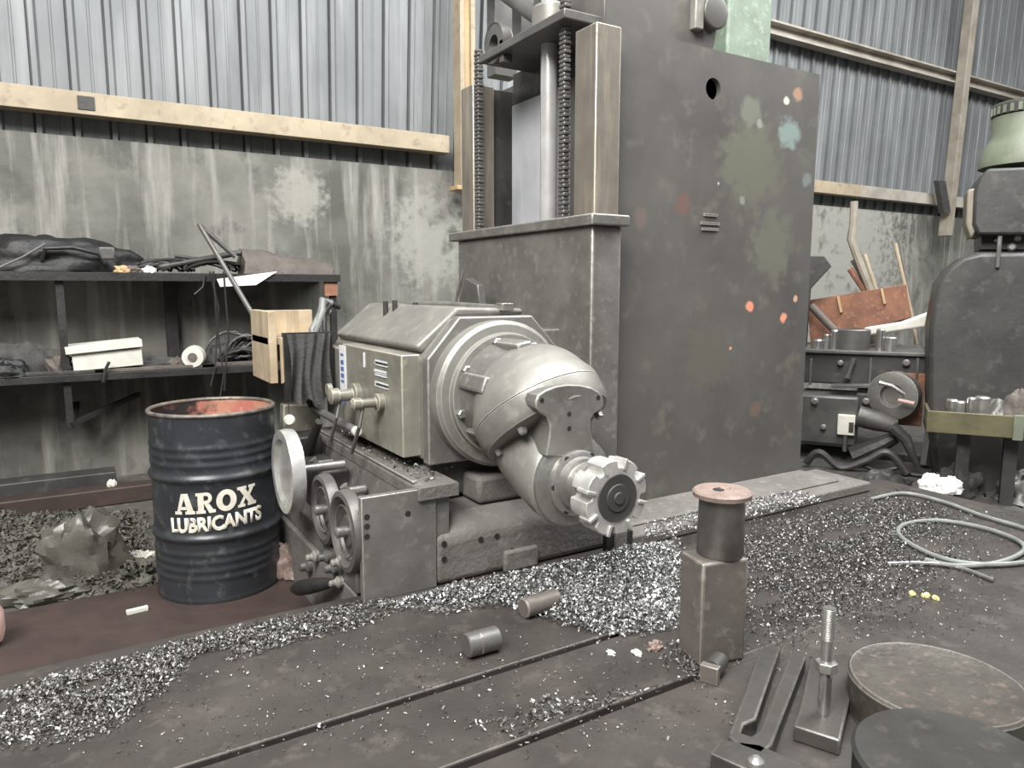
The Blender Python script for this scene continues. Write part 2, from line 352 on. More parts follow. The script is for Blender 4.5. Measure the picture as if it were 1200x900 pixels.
chain(3.035, 3.3, 1.72); chain(3.90, 2.86, 1.72)
# a flexible threaded hose beside the right chain
m_ = MB(); 
for k in range(62): m_.torus((2.20, 2.972, 1.80+k*.0135), (0,0,1), .012, .0075, 8, 5)
m_.build('coil_spring', 'dark', mill)
# top bracket
MB().box(2.44, 2.50, 2.95, 4.0, 2.55, 2.80).build('top_back_panel', 'dark2', mill)
br = MB().box(2.08, 2.52, 2.95, 3.78, 2.755, 2.80).build('top_bracket', 'mid', mill, bevel=.006)
m_ = MB(); m_.lathe([(0, .11), (.13, .11), (.14, .10)], (2.26, 3.31, 2.80), (0,0,1), 24); m_.build('collar', 'iron2', br)
m_ = MB(); lc = px(584, 52, 2.13)
ring = [(lc.y+r*math.cos(a), lc.z+r*math.sin(a)) for r in (.105, .05) for a in [2*PI*k/24 for k in range(24)]]
for s_ in (2.10, 2.16): m_.add([(s_, a, b) for a, b in ring], [(i, (i+1) % 24, 24+(i+1) % 24, 24+i) if s_ > 2.13 else (24+i, 24+(i+1) % 24, (i+1) % 24, i) for i in range(24)])
n0 = 0
m_.f += [((i+1) % 24, i, 48+i, 48+(i+1) % 24) for i in range(24)] + [(24+i, 24+(i+1) % 24, 72+(i+1) % 24, 72+i) for i in range(24)]
m_.box(2.10, 2.16, lc.y-.1, lc.y-.06, lc.z-.12, lc.z); m_.build('lifting_eye', 'mid', br, bevel=.004)
MB().cyl((2.16, lc.y, lc.z), (2.30, lc.y, lc.z), .035, 16).build('eye_pin', 'iron', br)
p0 = px(616, 22, 2.26); p1 = px(578, -12, 2.26); MB().cyl(p1+(p1-p0)*1.0, Vector((2.26, 3.33, 2.86)), .045, 16).build('brace_pipe', 'mid', br)
for dy in (.32, .95, 1.25):
    MB().box(2.34, 2.50, 2.80+dy, 2.84+dy+.06, 2.80, 3.3).build('bracket_post', 'mid', br, bevel=.004)
# column top hump and bearing
MB().prism([(2.30, 2.74), (3.03, 2.74), (3.06, 2.86), (3.0, 2.96), (2.9, 3.1), (2.36, 3.12), (2.30, 3.0)], 'y', 2.93, 3.5).build('column_cap', 'plate', mill, bevel=.01)
bq = py(832, 14, 2.9); m_ = MB(); m_.lathe([(0, .085), (.06, .085), (.065, .06)], (bq.x+.03, 2.94, bq.z), (0,-1,0), 24); bb_ = m_.build('bearing_block', 'plate', mill, bevel=.006); MB().box(bq.x-.11, bq.x-.05, 2.89, 2.94, bq.z-.10, bq.z+.06).build('bearing_shim', 'iron2', bb_, bevel=.006)
MB().box(2.20, 2.42, 3.35, 3.40, 2.80, 3.3).build('back_strip', 'mid', mill)
# vertical slide with cap
sl = MB().box(2.10, 2.275, 2.74, 4.10, .60, 1.79).build('vertical_slide', 'iron', mill, bevel=.012)
MB().box(2.075, 2.30, 2.71, 4.18, 1.79, 1.842).build('slide_cap', 'iron', mill, bevel=.008)
# bed under column
bed = MB().prism([(2.1, TZ), (4.02, TZ), (4.02, TZ+.06), (2.1, TZ+.06)], 'y', 2.50, 2.88).build('bed_ledge', 'cast', mill, bevel=.012)
MB().box(2.1, 3.86, 2.6, 2.88, .36, .375).build('bed_wiper', 'cast', mill, bevel=.01)
# ---------------- ram head body: octagonal section extruded along Y
XA, ZA = 1.58, 1.05
octo = [(1.27, .765), (1.90, .765), (1.93, 1.05), (1.90, 1.22), (1.76, 1.37), (1.42, 1.37), (1.27, 1.20)]
ram = MB().prism(octo, 'y', 2.76, 4.0).build('ram_body', 'iron2', mill, bevel=.012)
o2 = [(x+(-.012 if x < 1.58 else .012), z+(-.005 if z < 1 else .012)) for x, z in octo]
MB().prism(o2, 'y', 2.74, 2.80).build('ram_end_frame', 'iron', mill, bevel=.008)
MB().prism([(1.29, 1.22), (1.46, 1.375), (1.80, 1.38), (1.80, 1.41), (1.46, 1.42), (1.26, 1.255)], 'y', 2.86, 3.95).build('ram_top_cover', 'iron2', mill, bevel=.025, seg=3)
MB().box(1.75, 2.11, 3.0, 4.0, .80, 1.30).build('ram_mount', 'iron', mill, bevel=.01)
# control panel cover on its side
pan = MB().box(1.188, 1.275, 2.85, 3.62, .78, 1.222).build('control_panel', 'panel', mill, bevel=.006)
MB().box(1.215, 1.275, 3.62, 4.0, .80, 1.19).build('rear_cover', 'iron2', mill, bevel=.01)
def panel_at(x, y): return px(x, y, 1.188)
c0 = panel_at(407, 406); c1 = panel_at(398, 455)
lab = MB().box(1.183, 1.188, (c0.y+c1.y)/2-.045, (c0.y+c1.y)/2+.045, c1.z-.02, c0.z).build('sticker', 'label', pan)
zc = c0.z-.04; yc = (c0.y+c1.y)/2
for hgt in (.028, .05, .05, .05, .028, .0, .04, .05):
    if hgt: MB().box(1.181, 1.184, yc-.022, yc+.022, zc-hgt*.42, zc).build('print', 'blueink', lab)
    zc -= .034
for (xa, ya, xb, yb) in ((439, 421, 454, 429), (439, 432, 453, 442), (440, 446, 455, 455)):
    a, b = panel_at(xa, ya), panel_at(xb, yb)
    for k in range(3):
        z1_ = max(a.z, b.z)-k*(abs(a.z-b.z)/3)
        MB().box(1.184, 1.188, min(a.y, b.y), max(a.y, b.y)-random.random()*.03, z1_-.012, z1_-.001).build('data_plate', 'label', pan)
a = panel_at(427, 418); MB().box(1.184, 1.188, a.y-.008, a.y+.008, a.z-.05, a.z+.02).build('data_plate', 'label', pan)
for (kx, ky, r) in ((420, 462, .055), (448, 471, .04)):
    a = panel_at(kx, ky); m_ = MB(); m_.lathe([(0, r), (.03, r), (.035, r*.55), (.10, r*.5), (.105, r*.7), (.14, r*.7), (.15, r*.4)], (1.19, a.y, a.z), (-1,0,0), 20)
    k = m_.build('selector_knob', 'panel', pan)
    MB().tube([(1.10, a.y, a.z), (1.07, a.y-.02, a.z-.10), (1.06, a.y+.06, a.z-.23)], .009, 8).build('lever', 'mid', k)
a = panel_at(403, 455); MB().tube([(1.12, a.y, a.z), (1.10, a.y, a.z+.0)], .03, 12).build('selector_knob', 'panel', pan)
a = panel_at(405, 470); b = panel_at(402, 492); MB().tube([(1.16, a.y, a.z), (1.15, b.y, b.z)], .006, 6).build('lever', 'white', pan)
# small fittings on the top cover
fc = py(496, 391, 3.05); m_ = MB(); m_.blob((fc.x+.05, 3.02, fc.z), .04, .05, .045, 3, .3, 2.5, 14, 9); m_.build('oil_plug', 'dark2', mill)
m_ = MB(); m_.tube([(1.55, 3.62, 1.42), (1.62, 3.3, 1.425), (1.68, 2.86, 1.415)], .012, 8); m_.build('wiper_rod', 'worn', mill)
MB().box(1.67, 1.73, 2.83, 2.89, 1.40, 1.435).build('rod_stop', 'worn', mill, bevel=.004)
for (x, y, h) in ((1.40, 3.55, .015), (1.43, 3.50, .02), (1.50, 3.4, .01)):
    MB().cyl((x, y, 1.34), (x, y, 1.42+h), .014, 10).build('top_stud', 'dark2', mill)
q = px(552, 345, 1.98); m_ = MB(); m_.prism([(q.y-.16, 1.385), (q.y+.10, 1.385), (q.y+.02, 1.56), (q.y-.13, 1.52)], 'x', 1.95, 2.0); m_.build('rest_plate', 'mid', mill, bevel=.006)
m_ = MB(); m_.tube([(1.93, q.y+.12, 1.38), (1.94, q.y+.02, 1.60)], .008, 6); m_.build('thin_rod', 'worn', mill)
# ---------------- swivel flange and universal head
m_ = MB(); m_.lathe([(0, .315), (.07, .315), (.085, .30), (.09, .265), (.115, .26)], (XA, 2.745, ZA), (0,-1,0), 64)
fl = m_.build('swivel_flange', 'iron2', mill, ang=30)
for k in range(8):
    a = 2*PI*k/8+.25; c = Vector((XA+.235*math.cos(a), 2.64, ZA+.235*math.sin(a)))
    MB().lathe([(0, .02), (.028, .02), (.032, .015)], c, (0,-1,0), 6).build('flange_bolt', 'worn', fl)
SX = 1.60; SZ = .775
MC = Vector((1.60, 2.43, 1.02)); NB = Vector((.12, -.60, -.79)).normalized()
m_ = MB(); m_.lathe([(0, .235), (.10, .215), (.22, .215)], (XA, 2.64, ZA), (0,-1,0), 48); m_.build('head_neck', 'iron', mill)
for a_ in (100, 160, 220, 20):
    r_ = math.radians(a_); mt = Matrix.Translation((XA, 2.45, ZA)) @ Matrix.Rotation(-r_, 4, 'Y'); MB().box(.12, .245, -.02, .20, -.035, .035, mt).build('neck_web', 'iron', mill, bevel=.012)
m_ = MB()
prof = [(-.262*math.cos(math.radians(a)), .262*math.sin(math.radians(a))) for a in range(0, 78, 6)]+[(-.035, .272), (.0, .276)]
m_.lathe(prof, MC, NB, 64); m_.build('head_dome', 'iron2', mill, ang=25)
m_ = MB(); m_.lathe([(0, .268), (.004, .276), (.07, .274), (.095, .262), (.105, .235)], MC, NB, 64); ring_o = m_.build('swivel_ring', 'iron2', mill, ang=25)
for k in range(8):
    a = 2*PI*k/8+.35; x_ = NB.orthogonal().normalized(); y_ = NB.cross(x_)
    c = MC+NB*.09+(x_*math.cos(a)+y_*math.sin(a))*.225
    MB().lathe([(0, .018), (.035, .018), (.04, .013)], c, NB, 6).build('ring_bolt', 'worn', ring_o)
# lower housing round the spindle, along -Y
m_ = MB(); hs = [(2.60, .93, .05), (2.58, .93, .13), (2.54, .92, .17), (2.46, .885, .192), (2.36, .84, .195), (2.26, .795, .188), (2.21, .775, .18), (2.20, .775, .172)]
vs_ = [(SX+r*math.cos(2*PI*k/56), Y_, zc_+r*math.sin(2*PI*k/56)) for (Y_, zc_, r) in hs for k in range(56)]
m_.add(vs_, [(j*56+k, j*56+(k+1) % 56, (j+1)*56+(k+1) % 56, (j+1)*56+k) for j in range(7) for k in range(56)]+[tuple(range(56))[::-1], tuple(7*56+k for k in range(56))])
m_.build('spindle_housing', 'iron2', mill, ang=40)
YP = 2.165
nl = [(p.x, p.z) for p in (py(x, y, YP) for x, y in ((628, 470), (631, 463), (640, 457), (652, 452.5), (665, 450.5), (680, 451), (693, 454), (702, 459), (707, 466), (708, 476), (704, 481), (697, 485), (693, 491), (692, 500), (694, 512), (697, 535), (640, 535), (644, 512), (645, 498), (641, 488), (633, 484), (628, 478)))]
neck = MB().prism(nl, 'y', YP, 2.40).build('head_front_plate', 'iron', mill, bevel=.006)
for (x, z) in ((p.x, p.z) for p in (py(a, b, YP) for a, b in ((635, 469), (701, 466), (667, 485), (667, 502)))):
    MB().cyl((x, YP-.0015, z), (x, YP+.01, z), .009, 12).build('screw_hole', 'dark', neck)
m_ = MB(); m_.lathe([(0, .172), (.02, .172), (.024, .165), (.028, .135), (.03, .125), (.05, .125), (.055, .118), (.06, .104), (.085, .10), (.088, .088), (.12, .088)], (SX, 2.20, SZ), (0,-1,0), 56)
nose = m_.build('spindle_nose', 'worn', mill, ang=25)
for k in range(6):
    a = 2*PI*k/6; c = Vector((SX+.113*math.cos(a), 2.152, SZ+.113*math.sin(a))); MB().cyl(c, c+Vector((0,-.008,0)), .012, 10).build('drive_screw', 'dark', nose)
m_ = MB(); m_.lathe([(0, .088), (.05, .10), (.055, .108), (.075, .112)], (SX, 2.09, SZ), (0,-1,0), 48); m_.build('cutter_arbor', 'worn', mill, ang=25)
# face mill
pts = []
NT = 8
for k in range(NT):
    a = 360*k/NT
    for (da, r) in ((0, .132), (10, .136), (20, .137), (29, .133), (31, .112), (38, .106), (43, .110)): pts.append((SX+r*math.cos(math.radians(a+da)), SZ+r*math.sin(math.radians(a+da))))
fm = MB().prism(pts, 'y', 1.925, 2.02).build('face_mill', 'cutter', mill, bevel=.003)
for k in range(NT):
    a = math.radians(360*k/NT+29)
    c = Vector((SX+.118*math.cos(a), 1.93, SZ+.118*math.sin(a)))
    mt = Matrix.Translation(c) @ Matrix.Rotation(-a, 4, 'Y')
    MB().box(-.018, .022, -.012, .05, -.006, .006, mt).build('cutting_insert', 'cutter', fm, bevel=.002)
m_ = MB(); m_.lathe([(0, .086), (.006, .084), (.004, .05), (.010, .048), (.010, .022), (.016, .02)], (SX, 1.925, SZ), (0,-1,0), 40); m_.build('arbor_screw_cap', 'dark2', fm, ang=20)
# post under the cutter
for x in (2.02, 2.13): MB().box(x-.02, x+.02, 2.47, 2.50, TZ, .40).build('guide_stop', 'dark', mill)
MB().box(2.04, 2.11, 2.46, 2.50, TZ, .41).build('guide_stop', 'cast', mill, bevel=.006)
# ---------------- saddle: end plate, ledge, casting
endp = MB().box(.90, 1.21, 2.575, 2.61, TZ, .716).build('end_plate', 'iron', mill, bevel=.004)
for (x, y) in ((430, 606), (430, 617), (430, 629), (478, 602)):
    a = py(x, y, 2.575); MB().cyl((a.x, 2.574, a.z), (a.x, 2.58, a.z), .012, 10).build('bolt_hole', 'dark', endp)
MB().box(.92, 1.20, 2.60, 3.98, TZ, .42).build('saddle_foot', 'cast', mill, bevel=.01)
MB().prism([(1.08, .42), (1.20, .42), (1.20, .68), (1.135, .68)], 'y', 2.61, 3.95).build('saddle_side', 'iron', mill, bevel=.006)
led = MB().prism([(1.13, .668), (1.31, .668), (1.31, .72), (1.30, .728), (1.14, .728), (1.13, .72)], 'y', 2.56, 4.0).build('saddle_ledge', 'cast', mill, bevel=.006)
MB().box(1.13, 1.15, 2.62, 3.98, .728, .74).build('ledge_lip', 'iron', mill, bevel=.004)
MB().box(1.20, 1.275, 2.585, 3.9, .40, .67).build('saddle_web', 'iron', mill, bevel=.006)
# rough base casting
base = MB(); base.prism([(2.57, TZ), (2.57, .50), (2.66, .575), (3.9, .60), (3.9, TZ)], 'x', 1.205, 2.12)
cast = base.build('base_casting', 'cast', mill, bevel=.03, seg=3)
for (x, y) in ((520, 637), (520, 655), (563, 632), (582, 628), (600, 645)):
    a = py(x, y, 2.57); MB().lathe([(0, .012), (.003, .012)], (a.x, 2.568, a.z), (0,-1,0), 10).build('bolt_hole', 'dark', cast)
a = py(590, 655, 2.56); MB().box(a.x, a.x+.17, 2.545, 2.575, TZ, .395).build('casting_boss', 'cast', cast, bevel=.012)
MB().box(1.45, 2.10, 2.66, 3.0, .58, .70).build('saddle_block', 'cast', mill, bevel=.02)
MB().box(1.30, 2.05, 2.80, 3.9, .60, .765).build('ram_slide', 'dark2', mill, bevel=.01)
# handwheels with shafts
for c, R in ((Vector((.90, 2.745, .54)), .168), (Vector((.90, 3.03, .555)), .155)):
    m_ = MB(); m_.lathe([(-.004, .001), (-.004, R*.35), (.010, R*.42), (.012, R*.66), (-.012, R*.74), (-.026, R*.84), (-.022, R*.96), (.0, R), (.025, R*.97), (.03, R*.8), (.03, .03)], c, (1,0,0), 48)
    hw_ = m_.build('handwheel', 'mid', mill, ang=30)
    MB().torus(c+Vector((-.013, 0, 0)), (1,0,0), R*.62, .004, 40, 6).build('dial_ring', 'worn', hw_)
    MB().lathe([(-.05, .012), (-.045, .022), (0, .022)], c, (1,0,0), 16).build('hub', 'worn', hw_)
    MB().cyl(c+Vector((.03,0,0)), c+Vector((.3,0,0)), .02, 12).build('shaft', 'worn', hw_)
# broad bright wheel: solid dished disc
c = Vector((.815, 3.30, .675)); m_ = MB(); m_.lathe([(-.012, .01), (-.012, .13), (-.03, .15), (-.03, .19), (.0, .195), (.03, .19), (.03, .03), (.05, .03)], c, (1,0,0), 48)
w1 = m_.build('handwheel', 'wheel', mill, ang=25); MB().cyl(c+Vector((.05,0,0)), c+Vector((.26,0,0)), .022, 12).build('shaft', 'worn', w1)
# apron bits behind the wheels
MB().box(.98, 1.12, 3.35, 3.95, TZ, .64).build('feed_gearbox', 'dark2', mill, bevel=.015)
q = [py(x, y, 4.02) for x, y in ((332, 474), (376, 474), (376, 500), (358, 535), (346, 560), (332, 560))]
MB().prism([(p.x, p.z) for p in q], 'y', 4.02, 4.10).build('apron_panel', 'panel', mill, bevel=.01)
q0 = px(374, 494, 1.04); q1 = px(349, 560, 1.0); MB().tube([q0, (q0+q1)/2+Vector((0,.02,-.02)), q1], [.02, .03, .055], 10).build('feed_arm', 'dark', mill)
q0 = px(355, 535, 1.02); MB().box(.92, 1.1, q0.y-.09, q0.y+.09, .58, .74).build('feed_housing', 'dark', mill, bevel=.012)
# long clamp handle along ledge
h0 = px(366, 477, 1.14); h1 = px(417, 505, 1.14); hd = MB().cyl(h0, h1, .021, 14).build('clamp_handle', 'worn', mill)
MB().lathe([(0, .024), (.025, .024), (.03, .018)], h1, h1-h0, 14).build('handle_cap', 'white', hd)
hk = px(362, 470, 1.10); MB().tube([h0, hk, hk+Vector((0,0,.05))], .018, 8).build('handle_hook', 'dark', hd)
# lever with black grip and valve block low on the saddle
g0 = px(345, 690, .80); g1 = px(388, 683, .86); g2 = px(420, 687, .95)
lv = MB().tube([g1+(g0-g1)*t for t in (0, .15, .5, .85, 1)], [.018, .026, .034, .034, .02], 14).build('lever_grip', 'dark', mill)
MB().tube([g1, (g1+g2)/2+Vector((0,0,.005)), g2], .012, 8).build('lever_arm', 'mid', lv)
v = px(390, 668, .90)
vb = MB().box(.90, 1.0, 2.66, 3.1, TZ, .40).build('valve_block', 'mid', mill, bevel=.01)
for (x, y, r) in ((362, 663, .035), (392, 665, .03), (400, 658, .028), (398, 682, .025), (384, 652, .03), (370, 652, .028)):
    a = px(x, y, .89); MB().lathe([(0, r), (.02, r), (.03, r*.6), (.05, r*.55), (.055, r*.3)], (.90, a.y, a.z), (-1,0,0), 12).build('pipe_fitting', 'iron2' if r < .03 else 'mid', vb)
MB().cyl((.93, 2.63, .30), (.93, 2.63, .45), .018, 10).build('oil_pipe', 'worn', vb)
for (x, y) in ((390, 542), (428, 573)):
    a = px(x, y, 1.10); m_ = MB(); m_.tube([(1.10, a.y, a.z), (1.02, a.y, a.z), (1.0, a.y, a.z+.03)], .02, 10); m_.build('oil_cup', 'worn', mill)
# ================================================================== ELECTRICAL BOX WITH CLOTH
XB = 1.02
e0 = px(312, 363, XB); e1 = px(390, 470, XB)
def pxb(x, y): return px(x, y, XB)
bx = thing('plywood_box', 'broken pale plywood box fixed beside the milling machine controls', 'box', (1.1, 3.95, .80))
ya = py(308, 365, 3.9); yb = py(388, 365, 3.9); zt = ya.z; zb = py(340, 474, 3.9).z
X0, X1 = ya.x+.02, yb.x
MB().box(X0, X0+.04, 3.88, 4.3, zb+.12, zt).build('side_board', 'wood', bx, bevel=.003)
MB().box(X0+.035, X1, 4.26, 4.3, zb+.2, zt-.005).build('back_board', 'wood', bx, bevel=.003)
MB().box(X0+.0, X1, 3.90, 4.28, zb+.32, zb+.36).build('floor_board', 'wood', bx, bevel=.003)
m_ = MB(); jag = [(X0+.05, zt-.135), (X0+.13, zt-.125), (X0+.15, zt-.24), (X0+.17, zt-.30), (X0+.155, zt-.42), (X0+.18, zb+.03), (X0+.155, zb), (X0+.10, zb+.08), (X0+.075, zb+.14), (X0+.05, zb+.12)]
m_.prism(jag, 'y', 3.84, 3.87); m_.build('split_front_board', 'wood', bx, bevel=.002)
# cloth draped in folds
def folded(name, m, x0, x1, z0, z1, y, folds, amp, label, cat):
    mb = MB(); nx, nz = 60, 14; vs = []; fs = []
    for th in (0, .008):
        for j in range(nz+1):
            for i in range(nx+1):
                u, w = i/nx, j/nz
                d = amp*(math.sin(u*folds*2*PI+1.4*math.sin(w*2.3))*.6+math.sin(u*folds*4.3+w*3)*.4)*(.35+.65*w)
                vs.append((x0+(x1-x0)*u+.012*math.sin(w*4+u*3), y-d+th, z1+(z0-z1)*w+.012*math.sin(u*17)*(w)))
    K = (nx+1)*(nz+1)
    for j in range(nz):
        for i in range(nx):
            a = j*(nx+1)+i; fs.append((a, a+nx+1, a+nx+2, a+1)); fs.append((K+a+1, K+a+nx+2, K+a+nx+1, K+a))
    mb.add(vs, fs); return one(mb, name, m, label, cat, ang=60)
cx0 = py(336, 400, 3.80).x; cx1 = py(387, 400, 3.80).x; cz1 = py(360, 391, 3.80).z; cz0 = py(360, 470, 3.80).z
folded('cloth', 'cloth', cx0, cx1, cz0, cz1, 3.79, 4, .035, 'dark grey cloth hanging in folds over the plywood box', 'cloth')
m_ = MB(); m_.box(cx0-.01, cx1+.02, 3.82, 3.86, cz0+.01, cz1+.005); m_.build('cloth_board', 'dark', bx)
# cables standing up behind the cloth
for k, (xa, ya_, xb_, yb_, r) in enumerate(((369, 388, 378, 352, .022), (376, 388, 384, 354, .018), (366, 386, 376, 362, .02), (380, 386, 388, 356, .015))):
    a = py(xa, ya_, 3.95); b = py(xb_, yb_, 4.02)
    one(MB().tube([a-Vector((0,0,.2)), a, (a+b)/2+Vector((.02*(-1)**k, 0, .02)), b, b+Vector((.05, .0, -.02))], r, 10), 'power_cable', 'hose' if k % 2 == 0 else 'dark', ['thickest grey cable rising behind the plywood box', 'black cable beside the thickest grey cable behind the plywood box', 'shorter grey cable rising behind the hanging cloth', 'thinnest black cable rising behind the plywood box'][k], 'cable', 'cables behind the plywood box')
a = py(339, 492, 3.8); m_ = MB(); m_.lathe([(0, .028), (.012, .03), (.02, .022)], a, (-.3,-1,0), 16)
tg = one(m_, 'inspection_tag', 'white_plastic', 'small round white tag hanging on a string below the plywood box', 'tag')
MB().cyl(a+Vector((0,0,.025)), py(338, 473, 3.82), .003, 6).build('string', 'dark', tg)
# ================================================================== OIL DRUM
DC = Vector((.585, 3.825, .018)); DR = .29; DH = .905
drum = thing('oil_drum', 'open-topped dark blue oil drum with cream lettering', 'drum', DC, rz=0)
def prof_drum():
    p = [(0, DR-.008), (.0, DR), (.012, DR+.004), (.025, DR)]
    for z in np.linspace(.03, .90, 175):
        r = DR
        for zc_, w, a in ((.315, .022, .014), (.60, .022, .014)): r += a*math.exp(-((z-zc_)/w)**2*1.5)
        for zc_ in (.12, .16, .20, .24, .665, .705, .745): r += .0045*math.exp(-((z-zc_)/.013)**2)
        p.append((float(z), r))
    return p
m_ = MB(); m_.lathe(prof_drum(), DC, (0,0,1), 72); m_.f.pop(); m_.build('shell', 'drum', drum, ang=60)
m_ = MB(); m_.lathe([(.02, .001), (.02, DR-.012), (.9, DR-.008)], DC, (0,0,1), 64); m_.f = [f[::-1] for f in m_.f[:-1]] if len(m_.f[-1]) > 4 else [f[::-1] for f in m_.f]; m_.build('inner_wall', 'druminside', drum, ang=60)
MB().torus(DC+Vector((0,0,.90)), (0,0,1), DR-.002, .010, 64, 10).build('rim', 'rim', drum)
# lettering wrapped round the drum
def text_mesh(body, size, bold, xs=1.0):
    c = bpy.data.curves.new('lettering', 'FONT'); c.body = body; c.size = size; c.offset = bold; c.align_x = 'CENTER'; c.extrude = .0; c.resolution_u = 4
    o = bpy.data.objects.new('tmp_lettering', c); COL.objects.link(o)
    dg = bpy.context.evaluated_depsgraph_get(); me = bpy.data.meshes.new_from_object(o.evaluated_get(dg)); bpy.data.objects.remove(o)
    return me
def wrap(me, name, zb, ang0, tilt, xs, m, parent, lift=.0025, tall=1.0, extra=()):
    import bmesh
    bm = bmesh.new(); bm.from_mesh(me)
    for (x0, x1, z0, z1) in extra:
        v_ = [bm.verts.new((a, b, 0)) for a, b in ((x0,z0),(x1,z0),(x1,z1),(x0,z1))]; bm.faces.new(v_)
    w = max(v.co.x for v in bm.verts)
    for k in np.arange(-w, w, .012):
        bmesh.ops.bisect_plane(bm, geom=bm.verts[:]+bm.edges[:]+bm.faces[:], plane_co=(k, 0, 0), plane_no=(1, 0, 0))
    ex = bmesh.ops.extrude_face_region(bm, geom=bm.faces[:])
    top = {v for v in ex['geom'] if isinstance(v, bmesh.types.BMVert)}
    inv = wm(parent).inverted()
    for v in bm.verts:
        x = v.co.x*xs; z = zb+v.co.y*tall+tilt*x; R = DR+.001+(lift if v in top else 0)
        a = ang0+x/DR; v.co = inv @ Vector((DC.x+R*math.cos(a), DC.y+R*math.sin(a), DC.z+z))
    bmesh.ops.recalc_face_normals(bm, faces=bm.faces[:])
    bm.to_mesh(me); bm.free(); me.name = name; me.materials.clear(); me.materials.append(M[m])
    o = bpy.data.objects.new(name, me); COL.objects.link(o); o.parent = parent; return o
AF = math.atan2(-DC.y, -DC.x)
# AROX drawn as heavy slab-serif letters, unit cap height 1
def letters_arox():
    me = text_mesh('A R O X', .001, 0)
    import bmesh
    bm = bmesh.new()
    def poly(pts):
        bm.faces.new([bm.verts.new((x, y, 0)) for x, y in pts])
    def A(x):
        poly([(x+.02,0),(x+.46,0),(x+.46,.14),(x+.36,.14),(x+.395,.27),(x+.62,.27),(x+.645,.14),(x+.55,.14),(x+.55,0),(x+1.12,0),(x+1.12,.14),(x+1.02,.14),(x+.72,1.0),(x+.36,1.0),(x+.36,.86),(x+.43,.86),(x+.18,.14),(x+.02,.14)][:0] or [(x+.02,0),(x+.46,0),(x+.46,.14),(x+.36,.14),(x+.57,.86),(x+.36,.86),(x+.36,1.0),(x+.74,1.0),(x+1.04,.14),(x+1.12,.14),(x+1.12,0),(x+.55,0),(x+.55,.14),(x+.66,.14),(x+.57,.72),(x+.34,.14),(x+.18,.14)][:0] or [(x+.02,0),(x+.42,0),(x+.42,.14),(x+.33,.14),(x+.58,.80),(x+.58,1.0),(x+.42,1.0),(x+.15,.14),(x+.02,.14)])
        poly([(x+.58,1.0),(x+.58,.72),(x+.73,.14),(x+.62,.14),(x+.62,0),(x+1.14,0),(x+1.14,.14),(x+1.06,.14),(x+.78,1.0)])
        poly([(x+.36,.22),(x+.76,.22),(x+.73,.36),(x+.40,.36)])
    def R(x):
        poly([(x,0),(x+.48,0),(x+.48,.14),(x+.40,.14),(x+.40,.86),(x+.40,1.0),(x,1.0),(x,.86),(x+.10,.86),(x+.10,.14),(x,.14)])
        o_ = arc(x+.55, .73, .27, 90, -90, 10); i_ = arc(x+.52, .73, .12, -90, 90, 10)
        poly([(x+.40,1.0)]+o_+[(x+.40,.46),(x+.40,.61)]+i_+[(x+.40,.85)])
        poly([(x+.42,.46),(x+.66,.46),(x+.86,.16),(x+.98,.14),(x+.98,0),(x+.66,0)])
    def O(x):
        n = 28
        out = [bm.verts.new((x+.52+.52*math.cos(2*PI*k/n), .5+.53*math.sin(2*PI*k/n), 0)) for k in range(n)]
        inn = [bm.verts.new((x+.52+.21*math.cos(2*PI*k/n), .5+.29*math.sin(2*PI*k/n), 0)) for k in range(n)]
        for k in range(n): bm.faces.new((out[k], out[(k+1) % n], inn[(k+1) % n], inn[k]))
    def X(x):
        poly([(x,1.0),(x+.50,1.0),(x+.50,.87),(x+.44,.87),(x+.98,.14),(x+1.06,.14),(x+1.06,0),(x+.56,0),(x+.56,.13),(x+.62,.13),(x+.10,.87),(x,.87)])
        poly([(x+.60,.58),(x+.72,.87),(x+.64,.87),(x+.64,1.0),(x+1.04,1.0),(x+1.04,.87),(x+.94,.87),(x+.68,.50)])
        poly([(x+.44,.44),(x+.28,.13),(x+.40,.13),(x+.40,0),(x,0),(x,.13),(x+.10,.13),(x+.36,.52)])
    A(0); R(1.20); O(2.22); X(3.32)
    for v in bm.verts: v.co.x = (v.co.x-2.2)*.085; v.co.y *= .098
    bm.to_mesh(me); bm.free(); return me
wrap(letters_arox(), 'arox_lettering', .447, AF-.02, .045, 1.02, 'letter', drum)
wrap(text_mesh('LUBRICANTS', .094, .0045), 'lubricants_lettering', .362, AF-.02, .045, .80, 'letter', drum, tall=.98)
# ================================================================== SHELVES ON THE BACK WALL
rack = thing('wall_shelf', 'dark two-tier steel shelf rack along the concrete wall', 'shelf', (.2, 6.3, .52))
MB().box(-2.2, 1.98, 6.03, 6.53, 1.585, 1.615).build('shelf_board', 'dark', rack, bevel=.004)
MB().box(-2.2, 1.90, 6.03, 6.53, .862, .892).build('shelf_board', 'dark', rack, bevel=.004)
MB().box(-2.2, 1.98, 6.02, 6.045, 1.555, 1.612).build('front_angle', 'dark', rack); MB().box(-2.2, 1.90, 6.02, 6.045, .842, .888).build('front_angle', 'dark', rack)
for (x, y, z0, z1, w) in ((-.03, 6.08, .50, 1.585, .05), (.72, 6.46, .892, 1.585, .09), (1.93, 6.08, .2, 1.585, .05), (-1.5, 6.08, .5, 1.585, .05)):
    MB().box(x-w/2, x+w/2, y-.02, y+.03, z0, z1).build('upright', 'dark', rack, bevel=.003)
for x in (-.03, -1.5): MB().bar((x, 6.08, .52), (x+.05, 6.5, .62), .045, .03).build('brace', 'dark', rack)
MB().bar((-.03, 6.06, .53), (.45, 6.5, .66), .04, .03).build('brace', 'dark', rack)
MB().box(1.85, 1.96, 6.04, 6.07, 1.44, 1.56).build('bracket', 'rust', rack)
US, LS = 1.616, .893
def at_u(x, Y=6.2): return py(x, 318, Y).x
